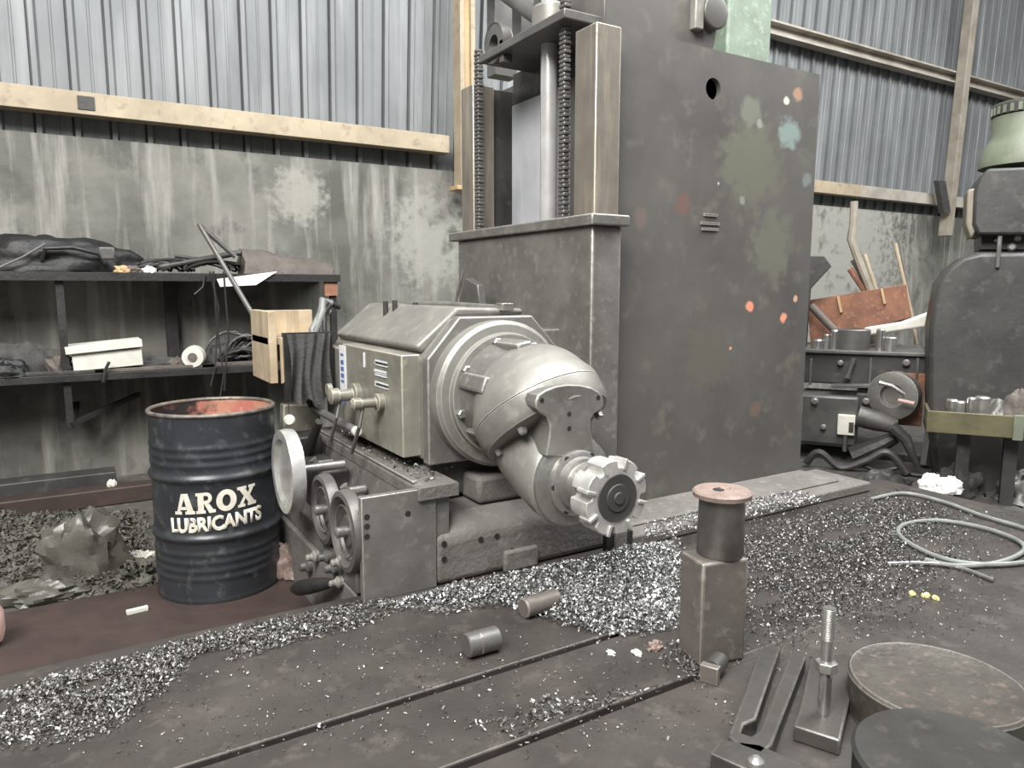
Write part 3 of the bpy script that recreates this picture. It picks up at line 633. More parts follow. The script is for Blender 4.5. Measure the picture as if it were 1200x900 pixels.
def crumple(name, m, c, rx, ry, rz, seed, amp, label, cat, group=None, flat=-.05, freq=2.4, **k):
    mb = MB(); mb.blob((c[0], c[1], c[2]+rz*(-flat)), rx, ry, rz, seed, amp, freq, 44, 26, flat); return one(mb, name, m, label, cat, group, ang=70, **k)
bagx = at_u(60)
mb = MB(); mb.blob((bagx+.02, 6.27, US+.02), .56, .19, .24, 4, .22, 2.0, 48, 26, -.08)
bago = thing('duffel_bag', 'limp black duffel bag slumped on the upper shelf', 'bag', (bagx, 6.27, US))
mb.build('bag_body', 'bag', bago, ang=70)
MB().tube([(bagx-.05, 6.10, US+.08), (bagx-.02, 6.06, US+.16), (bagx+.14, 6.05, US+.17), (bagx+.30, 6.06, US+.13), (bagx+.33, 6.08, US+.06)], .016, 8).build('carry_handle', 'dark', bago)
MB().box(bagx+.30, bagx+.40, 6.055, 6.075, US+.09, US+.18).build('buckle', 'mid', bago, bevel=.01)
MB().tube([(bagx-.3, 6.06, US+.02), (bagx-.15, 6.05, US+.10), (bagx-.02, 6.06, US+.19)], .008, 6).build('strap', 'mid', bago)
crumple('black_sack', 'bag', (at_u(-62), 6.26, US), .36, .17, .26, 9, .25, 'shiny black sack heaped behind the duffel bag on the upper shelf', 'sack')
for k, (x, w, m, l) in enumerate(((145, .06, 'tan', 'small tan rag scrap on the upper shelf edge beside the duffel bag'), (157, .07, 'canvas', 'crumpled dark brown rag on the upper shelf beside a tan scrap'), (174, .05, 'paper', 'small white folded paper scrap on the upper shelf edge'))):
    crumple('rag' if k < 2 else 'paper_scrap', m, (at_u(x, 6.1), 6.1, US), w, .05, .04, k+20, .35, l, 'rag' if k < 2 else 'paper', flat=-.2)
for k, (x0, y0, x1, y1, r, l) in enumerate(((182, 314, 282, 296, .022, 'dark pipe lying along the upper shelf towards the canvas roll'), (150, 316, 260, 304, .016, 'thin dark rod lying on the upper shelf behind rags'), (205, 300, 300, 312, .014, 'thin black rod crossing the dark pipe on upper shelf'))):
    a = py(x0, y0, 6.16+.03*k); b = py(x1, y1, 6.16+.03*k); a.z = max(a.z, US+r); b.z = max(b.z, US+r)
    one(MB().cyl(a, b, r, 12), 'pipe', 'dark2', l, 'pipe')
# bent pipe leaning off the shelf
a = py(310, 392, 5.55); b = py(234, 264, 6.03); c = py(276, 301, 6.03)
one(MB().tube([a, a+(b-a)*.5, b+(a-b)*.03, b, b+(c-b)*.05, c], .019, 10), 'bent_pipe', 'mid', 'bent grey pipe sticking up over the upper shelf like an inverted V', 'pipe')
# rolled canvas: lofted tent roll
xa, xb = at_u(285, 6.15), at_u(388, 6.15)
mb = MB(); secs = []
for t in np.linspace(0, 1, 12):
    x = xa+(xb-xa)*t; h = .20-.10*t+.015*math.sin(t*9); w = .15
    secs.append([(x+.01*math.sin(k*2+t*7), 6.22+w*math.cos(math.radians(a_)), US+max(0, h*math.sin(math.radians(a_)))*(1+.08*math.sin(k*1.7+t*6))) for k, a_ in enumerate(range(0, 181, 15))])
n_ = len(secs[0]); vs = [v for s_ in secs for v in s_]; fs = [(j*n_+i, j*n_+i+1, (j+1)*n_+i+1, (j+1)*n_+i) for j in range(11) for i in range(n_-1)]
fs += [tuple(range(n_))[::-1], tuple(11*n_+i for i in range(n_))]+[(j*n_+n_-1, j*n_, (j+1)*n_, (j+1)*n_+n_-1) for j in range(11)]
mb.add(vs, fs); one(mb, 'canvas_roll', 'canvas', 'brown stiff canvas folded on the right end of upper shelf', 'canvas', ang=60)
pa = [py(x, y, 6.0) for x, y in ((254, 327), (325, 318), (300, 334), (258, 336))]
mb = MB(); mb.add([p for p in pa]+[p+Vector((0, .004, 0)) for p in pa], [(0,3,2,1),(4,5,6,7),(0,1,5,4),(1,2,6,5),(2,3,7,6),(3,0,4,7)])
one(mb, 'paper_sheet', 'paper', 'white paper sheet hanging over the upper shelf edge', 'paper')
# lower shelf
crumple('rag_heap', 'cloth', (py(22, 410, 6.31).x, 6.31, LS), .30, .15, .19, 31, .4, 'dark heap of cloth and straps on the lower shelf', 'cloth')
crumple('rag_heap', 'canvas', (py(68, 410, 6.15).x, 6.15, LS), .09, .08, .13, 33, .4, 'brown crumpled bag between dark cloth heap and white box', 'bag')
wx0 = py(84, 400, 6.1).x; wx1 = py(166, 400, 6.1).x
wb = thing('card_box', 'long off-white box with a loose lid on the lower shelf', 'box', ((wx0+wx1)/2, 6.2, LS))
rot = Matrix.Translation(((wx0+wx1)/2, 6.2, LS)) @ Matrix.Rotation(math.radians(-3), 4, 'Y')
hw = (wx1-wx0)/2
MB().box(-hw, hw, -.14, .14, .03, .155, rot).build('body', 'white', wb, bevel=.003)
rot2 = rot @ Matrix.Translation((-.02, -.01, .16)) @ Matrix.Rotation(math.radians(-1.5), 4, 'Y')
MB().box(-hw-.015, hw+.03, -.155, .16, 0, .055, rot2).build('lid', 'white', wb, bevel=.003)
a = py(223, 398, 6.12); mb = MB(); mb.lathe([(0, .02), (0, .078), (.15, .082), (.15, .02)], (a.x, 6.05, LS+.083), (.25, 1, 0), 24)
rl = one(mb, 'paper_roll', 'white', 'white paper roll lying end-on on the lower shelf', 'roll')
MB().lathe([(0, .034), (.004, .034)], (a.x-.002, 6.046, LS+.083), (-.25, -1, 0), 16).build('roll_core', 'canvas', rl)
crumple('rag', 'canvas', (py(207, 412, 6.2).x, 6.22, LS), .08, .07, .07, 37, .4, 'small dark rag beside the white paper roll', 'rag')
for k, (x0, x1, m, l) in enumerate(((120, 250, 'canvas', 'flat brown board lying along the lower shelf'), (235, 308, 'wood', 'pale flat wood strip under the cable tangle'), (20, 110, 'dark2', 'dark flat bar lying on front of lower shelf'))):
    X0_, X1_ = py(x0, 420, 6.1).x, py(x1, 420, 6.1).x
    one(MB().box(X0_, X1_, 6.05, 6.13+.02*k, LS, LS+.025), 'board', 'canvas' if m == 'wood' else m, l, 'board', bevel=.003)
cxm = py(280, 400, 6.2).x
mb = MB()
for k in range(15):
    cx_ = cxm+random.uniform(-.15, .18); r_ = random.uniform(.08, .19); cy_ = 6.25+random.uniform(-.06, .06); ph = random.uniform(0, 6); tl = random.uniform(.2, 1.0)
    mb.tube([(cx_+r_*math.cos(t+ph), cy_+.12*math.sin(t+ph)*(1-tl), LS+.03+abs(r_*1.2*math.sin(t+ph)*tl)+.02*random.random()) for t in np.linspace(0, 5.4, 22)], .011, 6)
P_tag(mb.build('cable_tangle', 'dark2', None), 'tangle of dark cables piled on the lower shelf', 'cables', kind='stuff')
for k, pts_ in enumerate((((250, 318), (254, 380), (262, 440), (258, 465)), ((246, 318), (256, 360), (252, 430), (247, 452)), ((262, 318), (268, 395), (264, 435), (263, 458)), ((240, 322), (238, 336), (228, 345)), ((128, 424), (124, 432), (121, 448)))):
    one(MB().tube([py(x, y, 5.99+.004*k) for x, y in pts_], .007 if k < 4 else .012, 6), 'hanging_wire', 'dark', (['longest black wire dangling from the upper shelf past the lower', 'thin black wire with a kink hanging from upper shelf', 'thin black wire hanging nearest to the cable tangle'][k] if k < 3 else 'short black wire hanging from the upper shelf above the paper roll' if k == 3 else 'short hook-shaped strap hanging off lower shelf board'), 'wire', 'wires hanging from the shelves' if k < 3 else None)
mb = MB()
for k in range(14):
    cx_ = at_u(random.uniform(165, 275), 6.2); r_ = random.uniform(.05, .13); ph = random.uniform(0, 6); cy_ = 6.2+random.uniform(-.08, .14)
    mb.tube([(cx_+1.5*r_*math.cos(t+ph), cy_+.06*math.sin(t+ph), US+.015+abs(r_*.7*math.sin(t*.9+ph))) for t in np.linspace(0, 4.6, 18)], .010, 6)
P_tag(mb.build('wire_tangle', 'dark', None), 'tangle of black wires and hoses on the upper shelf between bag and canvas', 'wires', kind='stuff')
for k, (x, Y, rx, rz, m, l) in enumerate(((185, 6.28, .20, .07, 'cloth', 'flat dark cloth bundle behind the boards on the lower shelf'), (5, 6.12, .16, .10, 'bag', 'small black sack in front of the dark cloth heap'), (262, 6.36, .22, .16, 'cloth', 'dark rag bundle behind the cable tangle on lower shelf'))):
    crumple('rag_bundle', m, (py(x, 415, Y).x, Y, LS), rx, .09, rz, 140+k, .35, l, 'cloth')
# ================================================================== FLOOR AT THE LEFT
by = pz(90, 598, 0).y
one(MB().box(-2.4, .78, by, by+.16, 0, .12), 'timber_beam', 'brown', 'long dark brown timber beam lying on the floor behind the oil drum', 'beam', bevel=.01)
one(MB().box(-2.4, pz(128, 575, .0).x+.05, by+.35, by+.55, 0, .16), 'timber_block', 'dark2', 'darker timber block behind the long brown beam', 'beam', bevel=.01)
a = pz(132, 573, .12); crumple('pebble', 'white', (a.x, by+.08, .12), .03, .03, .035, 41, .3, 'small pale lump sitting on the brown timber beam', 'lump', flat=-.3)
pc = pz(92, 693, 0)
mb = MB(); mb.blob((pc.x+.03, pc.y+.12, .10), .19, .13, .27, 51, .42, 1.7, 30, 20, -.36)
bg_ = thing('plastic_bag', 'crumpled translucent olive plastic bag on the littered floor', 'bag', (pc.x, pc.y+.1, 0))
mb.build('bag_body', 'plastic', bg_, ang=30)
mb = MB(); mb.blob((pc.x-.14, pc.y-.02, .03), .20, .10, .07, 53, .35, 1.8, 36, 18, -.4); mb.build('bag_neck', 'plastic', bg_, ang=30)
for k, (x, y, r) in enumerate(((165, 672, .06), (172, 660, .05), (170, 688, .045), (155, 662, .05))):
    a = pz(x, y, .0); crumple('rag', 'white' if k % 2 else 'debris', (a.x, a.y, 0), r*1.3, r, r, 60+k, .5, ('pale foam scrap' if k % 2 else 'grey crumpled rag')+[' at the left foot of the oil drum', ' leaning by the oil drum wall', ' in front of the foam scraps by the drum', ' next to the plastic bag and drum'][k], 'scrap', flat=-.3)
a = pz(161, 717, .02); one(MB().box(-.045, .045, -.012, .012, 0, .02, Matrix.Translation((a.x, a.y, .018)) @ Matrix.Rotation(.1, 4, 'Z')), 'wood_scrap', 'white', 'small pale wood splinter lying on the brown floor plate', 'scrap', bevel=.002)
a = pz(345, 672, .02); mb = MB(); mb.blob((a.x, a.y, .06), .12, .08, .10, 71, .6, 2.4, 36, 22, -.42); one(mb, 'rusty_rag', 'rustcap', 'rust-coloured rag on the floor between drum and handwheels', 'rag', ang=80)
a = pz(-14, 757, .02); mb = MB(); mb.lathe([(0, .05), (.02, .075), (.06, .085), (.14, .085), (.19, .06), (.21, .01)], (a.x-.02, a.y, .02), (0,0,1), 20); one(mb, 'clay_knob', 'copper', 'pinkish rounded knob standing at the far left beside the table edge', 'knob')
# ================================================================== THINGS ON THE TABLE
# square block with a flanged spool on it
bc = Vector((1.745, 1.605, TZ)); R13 = Matrix.Translation(bc) @ Matrix.Rotation(math.radians(-13), 4, 'Z')
one(MB().box(-.085, .085, -.066, .066, 0, .345, R13), 'steel_block', 'block', 'tall square brown steel block standing on the machine table', 'block', bevel=.010)
sp = thing('flanged_spool', 'round steel spool with rusty flanged cap on the square block', 'spool', (1.775, 1.60, TZ+.345))
mb = MB(); mb.lathe([(0, .072), (.006, .075), (.19, .072)], (1.765, 1.60, TZ+.345), (0,0,1), 40); mb.build('spool_body', 'spool', sp, ang=40)
mb = MB(); mb.lathe([(0, .072), (.006, .092), (.020, .094), (.026, .088), (.028, .045), (.028, .001)], (1.765, 1.60, TZ+.532), (0,0,1), 40); mb.build('flange', 'rustcap', sp, ang=30)
MB().lathe([(0, .018), (.002, .018)], (1.748, 1.60, TZ+.560), (0,0,1), 16).build('bolt_hole', 'dark', sp)
MB().lathe([(0, .022), (.006, .018), (.009, .008)], (1.78, 1.605, TZ+.559), (0,0,1), 16).build('bolt_head', 'rustcap', sp)
# t-bolt at the block's foot
a = pz(835, 795, TZ); tb = thing('clamp_bolt', 'short bolt with a square head lying at the foot of the block', 'bolt', (a.x, a.y, TZ))
mm = Matrix.Translation((a.x, a.y, TZ)) @ Matrix.Rotation(math.radians(25), 4, 'Z')
MB().box(-.04, -.012, -.028, .028, 0, .056, mm).build('square_head', 'block', tb, bevel=.003)
MB().cyl(mm @ Vector((-.012, 0, .032)), mm @ Vector((.06, 0, .032)), .030, 18).build('shank', 'dark2', tb)
# two loose pins
def pin(xa, ya, xb, yb, r, label, m, groove):
    a, b = pz(xa, ya, TZ+r), pz(xb, yb, TZ+r); d = (b-a).normalized(); l = (b-a).length
    o = one(MB().lathe([(0, r-.004), (.004, r), (l-.004, r), (l, r-.004)], a, d, 28), 'steel_pin', m, label, 'pin', 'loose pins on the table')
    if groove: MB().torus(a+d*l*.38, d, r-.001, .003, 28, 6).build('bright_ring', 'steel', o)
    return o
pin(546, 757, 583, 747, .040, 'short grey steel pin with a bright scored ring lying on the table', 'mid', True)
pin(613, 713, 652, 701, .037, 'short steel pin with bright cut face and rusty end beside the chips', 'block', False)
a = pz(613, 713, TZ+.037); 
# forked clamp strap
def strap(name, pts_px, z0, th, m, label):
    pts_ = [pz(x, y, z0+th) for x, y in pts_px]
    mb = MB(); mb.prism([(p.x, p.y) for p in pts_], 'z', z0, z0+th); return one(mb, name, m, label, 'clamp', bevel=.006)
strap('forked_clamp', [(892, 756), (915, 757), (886, 842), (872, 848), (868, 858), (880, 862), (890, 856), (926, 766), (945, 768), (905, 872), (893, 883), (868, 874), (853, 862), (872, 812)], TZ, .05, 'clamp', 'dark U-shaped forked clamp strap lying on the table')
strap('flat_clamp', [(950, 770), (998, 764), (1000, 800), (985, 868), (930, 850), (938, 825)], TZ, .045, 'clamp', 'flat clamp plate under the upright threaded stud')
MB().box(0,0,0,0,0,0)
a = pz(978, 862, TZ+.05)
cl = thing('step_clamp', 'low step clamp with pale end and domed nut at the table front', 'clamp', (1.4, 1.05, TZ))
pts_ = [pz(x, y, TZ+.05) for x, y in ((832, 882), (872, 900), (930, 930), (960, 905), (890, 872), (845, 866))]
MB().prism([(p.x, p.y) for p in pts_], 'z', TZ, TZ+.05).build('strap', 'clamp', cl, bevel=.005)
a = pz(886, 893, TZ+.055); MB().lathe([(0, .022), (.01, .02), (.02, .008)], (a.x, a.y, TZ+.05), (0,0,1), 16).build('domed_nut', 'worn', cl)
# stud
sb = pz(965, 836, TZ+.045); st = thing('threaded_stud', 'upright bright threaded stud with a nut standing on a flat clamp', 'stud', (sb.x, sb.y, TZ+.045))
sd = Vector((.012, .008, .34))
MB().cyl(sb, sb+sd*.88, .0165, 16).build('rod', 'steel', st)
mb = MB()
for k in range(24): mb.torus(sb+sd*(.62+k*.0108), sd, .0165, .0018, 14, 4)
mb.build('thread', 'worn', st)
MB().lathe([(0, .030), (.026, .030)], sb+sd*.36, sd, 6).build('nut', 'worn', st, bevel=.002)
# round work blanks
def blank(cx_, cy_, r, z0, z1, label, m):
    mb = MB(); mb.lathe([(z0, r-.004), (z0+.004, r), (z1-.03, r), (z1-.01, r+.004), (z1, r-.004), (z1-.004, r-.02), (z1-.006, .001)], (cx_, cy_, 0), (0,0,1), 56)
    return one(mb, 'round_blank', m, label, 'disc', ang=40)
b1 = blank(1.998, 1.015, .222, TZ, .42, 'large round iron blank with reddish worn top standing on the table', 'blank')
b2 = blank(1.625, .765, .212, TZ, .458, 'smooth dark round blank a little taller than the worn round blank beside it', 'blankdark')
b2.location.x += 0
# hose coil
def onz(pts_px, z): return [pz(x, y, z) for x, y in pts_px]
def smooth_path(p, n=8):
    out = []
    for i in range(len(p)-1):
        p0, p1, p2, p3 = p[max(i-1, 0)], p[i], p[i+1], p[min(i+2, len(p)-1)]
        for t in np.linspace(0, 1, n, endpoint=False):
            out.append(.5*((2*p1)+(p2-p0)*t+(2*p0-5*p1+4*p2-p3)*t*t+(3*p1-p0-3*p2+p3)*t**3))
    return out+[p[-1]]
hp = [(1020, 585), (1060, 578), (1105, 588), (1150, 604), (1215, 625), (1230, 650), (1180, 661), (1120, 658), (1075, 642), (1053, 625), (1062, 614), (1100, 610), (1150, 618), (1190, 632), (1200, 645), (1170, 659), (1120, 663), (1085, 656)]
one(MB().tube(smooth_path(onz(hp, TZ+.014)), .011, 8), 'air_hose', 'hose', 'grey hose looped into a coil on the far end of table', 'hose')
one(MB().tube(smooth_path(onz([(1040, 661), (1075, 660), (1120, 664), (1165, 680)], TZ+.011)), .009, 8), 'steel_strip', 'worn', 'thin curved pale strip lying in front of the hose coil', 'strip')
for k, (x, y) in enumerate(((1069, 697), (1085, 699), (1096, 702))):
    a = pz(x, y, TZ); crumple('yellow_scrap', 'yellow', (a.x, a.y, TZ), [.012, .018, .010][k], .012, .012, 80+k, .5, ['yellow scrap next to the pale curved strip', 'largest yellow scrap, between two smaller ones on the table', 'smallest yellow scrap in the row on the table'][k], 'scrap', 'yellow scraps on the table', flat=-.2)
for k, (x, y) in enumerate(((768, 760), (746, 766), (716, 766))):
    a = pz(x, y, TZ); crumple('chip_lump', 'rustcap' if k == 0 else 'white', (a.x, a.y, TZ), [.028, .012, .01][k], .018, [.022, .01, .009][k], 90+k, .5, ['crumpled tan scrap left of the square block', 'tiny white fleck between the tan scrap and a table slot', 'tiny pale fleck beside the table slot'][k], 'scrap', flat=-.2)
# ================================================================== RIGHT BACKGROUND
def ybox(mb, x0, y0, x1, y1, Y, D):
    a, b = py(x0, y0, Y), py(x1, y1, Y); return mb.box(a.x, b.x, Y, Y+D, min(a.z, b.z), max(a.z, b.z))
gq = py(852, 60, 4.7); gr_ = py(903, 60, 4.7)
one(MB().box(gq.x, gr_.x, 4.7, 5.3, 0, 4.2), 'green_column', 'green', 'faded green painted steel column rising behind the milling machine', 'column', bevel=.02)
# the far-right machines stand turned towards the aisle: build them in a frame turned by 58 degrees
BR = math.radians(58); XF = Matrix.Rotation(-BR, 4, 'Z')
_u = np.array([math.cos(BR), -math.sin(BR), 0]); _v = np.array([math.sin(BR), math.cos(BR), 0])
py_world = py
def py(x, y, Y): d = ray(x, y); t = Y/d.dot(_v); return Vector((d.dot(_u)*t, Y, EYE+d[2]*t))
YB = 7.1
lat = thing('old_lathe', 'grimy dark lathe bench loaded with scrap beyond the milling machine', 'lathe', (.3, 7.4, 0))
t0 = py(944, 409, YB); t1 = py(1085, 409, YB); TZB = t0.z
mb = MB(); ybox(mb, 938, 409, 1088, 456, YB, 1.0); mb.build('bed_casting', 'dark2', lat, bevel=.015)
mb = MB(); mb.box(t0.x-.1, t1.x, YB-.04, YB+1.0, TZB-.03, TZB); mb.build('bed_top', 'mid', lat, bevel=.006)
mb = MB(); ybox(mb, 936, 462, 1003, 524, YB-.25, .5); mb.build('gearbox', 'mid', lat, bevel=.02)
mb = MB(); ybox(mb, 1003, 460, 1050, 500, YB-.15, .5); mb.build('carriage', 'dark2', lat, bevel=.02)
mb = MB(); ybox(mb, 936, 520, 1090, 600, YB, .6); mb.build('pedestal', 'dark', lat, bevel=.02)
a = py(975, 452, YB-.1); b = py(1042, 452, YB-.1); MB().bar(a, b, .12, .03).build('tool_rest', 'mid', lat, bevel=.004)
a = py(993, 443, YB-.06); b = py(1001, 420, YB-.06); MB().tube([a, a+(b-a)*.3, b], [.03, .018, .022], 10).build('lever', 'mid', lat)
a = py(1051, 465, YB-.3); mb = MB(); mb.lathe([(0, .20), (.10, .20), (.11, .17), (.11, .10), (.05, .09), (.05, .001)], a+Vector((0,.15,0)), (-.35,-1,0), 36); mb.build('chuck', 'iron', lat, ang=30)
a = py(1053, 469, YB-.35); b = py(1072, 473, YB-.4); MB().cyl(a, b, .016, 8).build('chuck_key', 'copper', lat)
mb = MB(); ybox(mb, 1038, 436, 1080, 500, YB-.02, .05); mb.build('chuck_guard', 'rust', lat, bevel=.01)
a0 = py(1005, 487, YB-.3); a1 = py(1050, 500, YB-.3); MB().tube([a0, (a0+a1)/2, a1], [.09, .085, .06], 14).build('motor', 'mid', lat)
mb = MB(); ybox(mb, 982, 486, 1001, 511, YB-.31, .06); sw = mb.build('switch_box', 'white_plastic', lat, bevel=.006)
mb = MB(); ybox(mb, 995, 495, 1000, 507, YB-.318, .01); mb.build('switch_window', 'dark2', sw)
a = py(990, 522, YB-.28); MB().cyl(a+Vector((0,0,.1)), a-Vector((0,0,.05)), .02, 10).build('cable_gland', 'mid', lat)
q = [py(x, y, YB-.5) for x, y in ((1045, 500), (1062, 515), (1070, 535), (1076, 547))]; MB().tube(q, [.05, .045, .03, .02], 10).build('foot_lever', 'dark2', lat)
q = [py(x, y, YB-.4) for x, y in ((1000, 535), (1030, 522), (1050, 512))]; MB().tube(q, [.09, .07, .05], 10).build('belt_guard', 'dark', lat)
# scrap on the lathe bench
ZB = TZB+.001
def onb(x, Y): return py(x, 407, Y).x
xr = onb(998, YB+.22); mb = MB(); mb.lathe([(0, .15), (.17, .15), (.18, .14), (.18, .09), (.02, .09)], (xr, YB+.22, ZB), (0,0,1), 32); one(mb, 'ring_blank', 'mid', 'dark metal ring standing on the lathe bench', 'ring', ang=40)
for k, (x, r, h, m, l) in enumerate(((977, .035, .17, 'steel', 'bright steel sleeve left of the dark ring'), (968, .03, .13, 'worn', 'small worn steel sleeve left of a bright sleeve'), (1031, .035, .19, 'steel', 'tall bright steel tube right of the dark ring'), (1043, .05, .12, 'worn', 'worn steel nut right of the tall bright tube'), (958, .05, .08, 'steel', 'low bright steel bush by the milling machine column edge'))):
    one(MB().lathe([(0, r), (h-.01, r), (h, r-.008), (h, r*.5), (h-.03, r*.45)], (onb(x, YB+.15), YB+.15, ZB), (0,0,1), 20), 'steel_sleeve', m, l, 'sleeve')
wr0, wr1 = py(1012, 388, YB+.42), py(1092, 372, YB+.42)
one(MB().prism([(wr0.x, wr0.z-.05), (wr1.x, wr1.z-.08), (wr1.x, wr1.z+.06), (wr0.x+.3, wr0.z+.09), (wr0.x, wr0.z+.03)], 'y', YB+.40, YB+.52), 'white_sheet', 'white', 'folded whitish sheet lying across the lathe bench scrap', 'sheet', bevel=.02)
rb = thing('rusty_bin', 'tilted rusty brown metal bin on the lathe bench', 'bin', (py(1005, 380, YB+.6).x, YB+.7, ZB))
mb = MB(); q = [py(x, y, YB+.56) for x, y in ((950, 404), (946, 352), (1062, 333), (1068, 372))]
mb.prism([(p.x, p.z) for p in q], 'y', YB+.56, YB+.60); mb.build('front_side', 'rust', rb, bevel=.004)
mb = MB(); mb.prism([(p.x, p.z) for p in q], 'y', YB+.86, YB+.9); mb.build('back_side', 'rust', rb, bevel=.004)
for (p, q_) in ((q[2], q[3]), (q[0], q[3]), (q[0], q[1])):
    mb = MB(); n_ = Vector((0, 1, 0)).cross(q_-p).normalized()*.02; mb.prism([(p.x, p.z), (q_.x, q_.z), (q_.x+n_.x, q_.z+n_.z), (p.x+n_.x, p.z+n_.z)], 'y', YB+.60, YB+.86); mb.build('bin_wall', 'rust', rb)
for (x, y0, y1) in ((983, 347, 366), (1034, 338, 356)):
    a, b = py(x-1, y0, YB+.555), py(x+3, y1, YB+.555); MB().bar(a, b, .02, .05, (0,1,0)).build('pale_streak', 'tan', rb)
one(MB().cyl(py(950, 358, YB+.36), py(990, 400, YB+.36), .035, 12), 'scrap_tube', 'canvas', 'brown tube leaning against the rusty bin', 'tube')
q = [py(x, y, YB+.3) for x, y in ((930, 408), (930, 300), (966, 300), (974, 312), (950, 338), (945, 408))]
one(MB().prism([(p.x, p.z) for p in q], 'y', YB+.3, YB+.36), 'black_plate', 'dark2', 'black angled plate beside the milling machine column', 'plate', bevel=.006)
for k, (pp, r, m, l) in enumerate(((((1001, 236), (1000, 262), (997, 280), (1004, 300), (1020, 340)), .035, 'rustpost', 'tall bent rusty strap standing in the rusty bin'), (((996, 315), (1014, 342)), .028, 'rust', 'short rusty bar leaning in the rusty bin'), (((1001, 304), (1022, 342)), .035, 'canvas', 'brown flat bar leaning in the rusty bin beside bent strap'), (((1013, 298), (1027, 340)), .018, 'cream', 'cream thin rod leaning in the rusty bin'), (((1049, 285), (1068, 368)), .016, 'cream', 'long cream rod leaning against the concrete right of bin'), (((1054, 282), (1069, 362)), .014, 'worn', 'long thin grey rod leaning beside the cream rod'))):
    one(MB().tube([py(x, y, YB+.66+.03*k) for x, y in pp]+[Vector((py(*pp[-1], YB+.66+.03*k).x+.06, YB+.66+.03*k, ZB+.02))], r, 8), 'scrap_bar', m, l, 'bar')
# dark machine tool at the far right
YD = 6.3
dm = thing('drilling_machine', 'tall dark drilling machine with a pale green motor cap', 'drilling machine', (.9, 6.6, 0))
def ypoly(pts_px, Y, D, n, m, par, **k):
    q = [py(x, y, Y) for x, y in pts_px]; return MB().prism([(p.x, p.z) for p in q], 'y', Y, Y+D).build(n, m, par, **k)
ypoly([(1089, 480), (1089, 385), (1099, 332), (1112, 314), (1129, 301), (1150, 296), (1215, 296), (1215, 600), (1100, 600)], YD, .7, 'body', 'dark2', dm, bevel=.03)
ypoly([(1140, 262), (1142, 222), (1150, 205), (1158, 197), (1215, 195), (1215, 275), (1146, 275)], YD+.05, .6, 'head', 'dark2', dm, bevel=.02)
ypoly([(1134, 222), (1144, 220), (1146, 268), (1138, 280), (1132, 262)], YD+.1, .3, 'head_bracket', 'rustpost', dm, bevel=.015)
ypoly([(1150, 274), (1215, 274), (1215, 292), (1150, 292)], YD+.2, .5, 'head_gap', 'dark', dm)
for (x, y, r) in ((1190, 288, .03), (1197, 277, .025), (1172, 280, .02), (1168, 298, .012)):
    a = py(x, y, YD+.02); MB().lathe([(0, r), (.04, r), (.05, r*.6)], a+Vector((0,.2,0)), (0,-1,0), 12).build('adjusting_screw', 'worn', dm)
a = py(1170, 300, YD-.02); MB().cyl(a-Vector((0,0,.08)), a+Vector((0,0,.14)), .014, 8).build('feed_rod', 'worn', dm)
ga = py(1188, 195, YD+.3); cx_ = ga.x
mb = MB(); mb.lathe([(0, .30), (.05, .30), (.16, .27), (.22, .235), (.36, .235), (.37, .21)], (cx_+.08, YD+.38, ga.z), (0,0,1), 32); mo = mb.build('motor_cap', 'lgreen', dm, ang=40)
mb = MB(); mb.lathe([(.37, .24), (.44, .24), (.46, .22)], (cx_+.08, YD+.38, ga.z), (0,0,1), 32); mb.build('fan_cover', 'dark2', dm, ang=40)
for k in range(14):
    a_ = PI+.1+k*.22; MB().box(.235, .246, -.012, .012, 0, .055, Matrix.Translation((cx_+.08, YD+.38, ga.z+.375)) @ Matrix.Rotation(a_, 4, 'Z')).build('vent_slot', 'lgreen', mo)
# oily tray with parts in front of it
YT = 5.75
tr = thing('chip_tray', 'olive metal tray holding oily parts below the drilling machine', 'tray', (.8, 6.0, .6))
p0, p1 = py(1086, 490, YT), py(1215, 500, YT); zt_ = py(1100, 482, YT).z; zb_ = py(1150, 511, YT).z
MB().box(p0.x, p1.x, YT, YT+.02, zb_, zt_).build('front_lip', 'tray', tr, bevel=.004); MB().box(p0.x, p0.x+.02, YT+.02, YT+.4, zb_, zt_).build('side_lip', 'tray', tr, bevel=.004)
MB().box(p0.x, p1.x, YT+.02, YT+.4, zb_, zb_+.05).build('tray_floor', 'tray', tr); MB().box(p0.x+.5, p0.x+.56, YT-.02, YT, zb_-.01, zt_+.01).build('clip', 'lgreen', tr, bevel=.004)
ZT_ = zb_+.051
for x in (p0.x+.25, p1.x-.1): MB().box(x-.04, x+.04, YT+.2, YT+.28, 0, zb_).build('leg', 'dark2', tr)
for k, (x, r, h, m, l) in enumerate(((1115, .04, .17, 'steel', 'bright steel bush standing in the tray'), (1124, .035, .16, 'worn', 'worn steel bush beside bright bush in the tray'), (1137, .03, .19, 'steel', 'slim bright steel tube in the tray'), (1150, .05, .2, 'worn', 'stout worn steel bush in the tray centre'))):
    one(MB().lathe([(0, r), (h-.01, r), (h, r-.01)], (py(x, 485, YT+.15).x, YT+.15, ZT_), (0,0,1), 18), 'steel_bush', m, l, 'bush')
for k, (x, Y, rx, rz, m, l) in enumerate(((1140, YT+.27, .12, .15, 'cloth', 'grey oily rag heaped at left of the tray'), (1175, YT+.26, .13, .17, 'mid', 'grey lumpy rag in the middle of the tray'), (1197, YT+.24, .12, .24, 'canvas', 'reddish brown rag piled highest in the tray'))):
    crumple('oily_rag', m, (py(x, 480, Y).x, Y, ZT_), rx, .10, rz, 100+k, .22, l, 'rag', flat=-.05, freq=1.6)
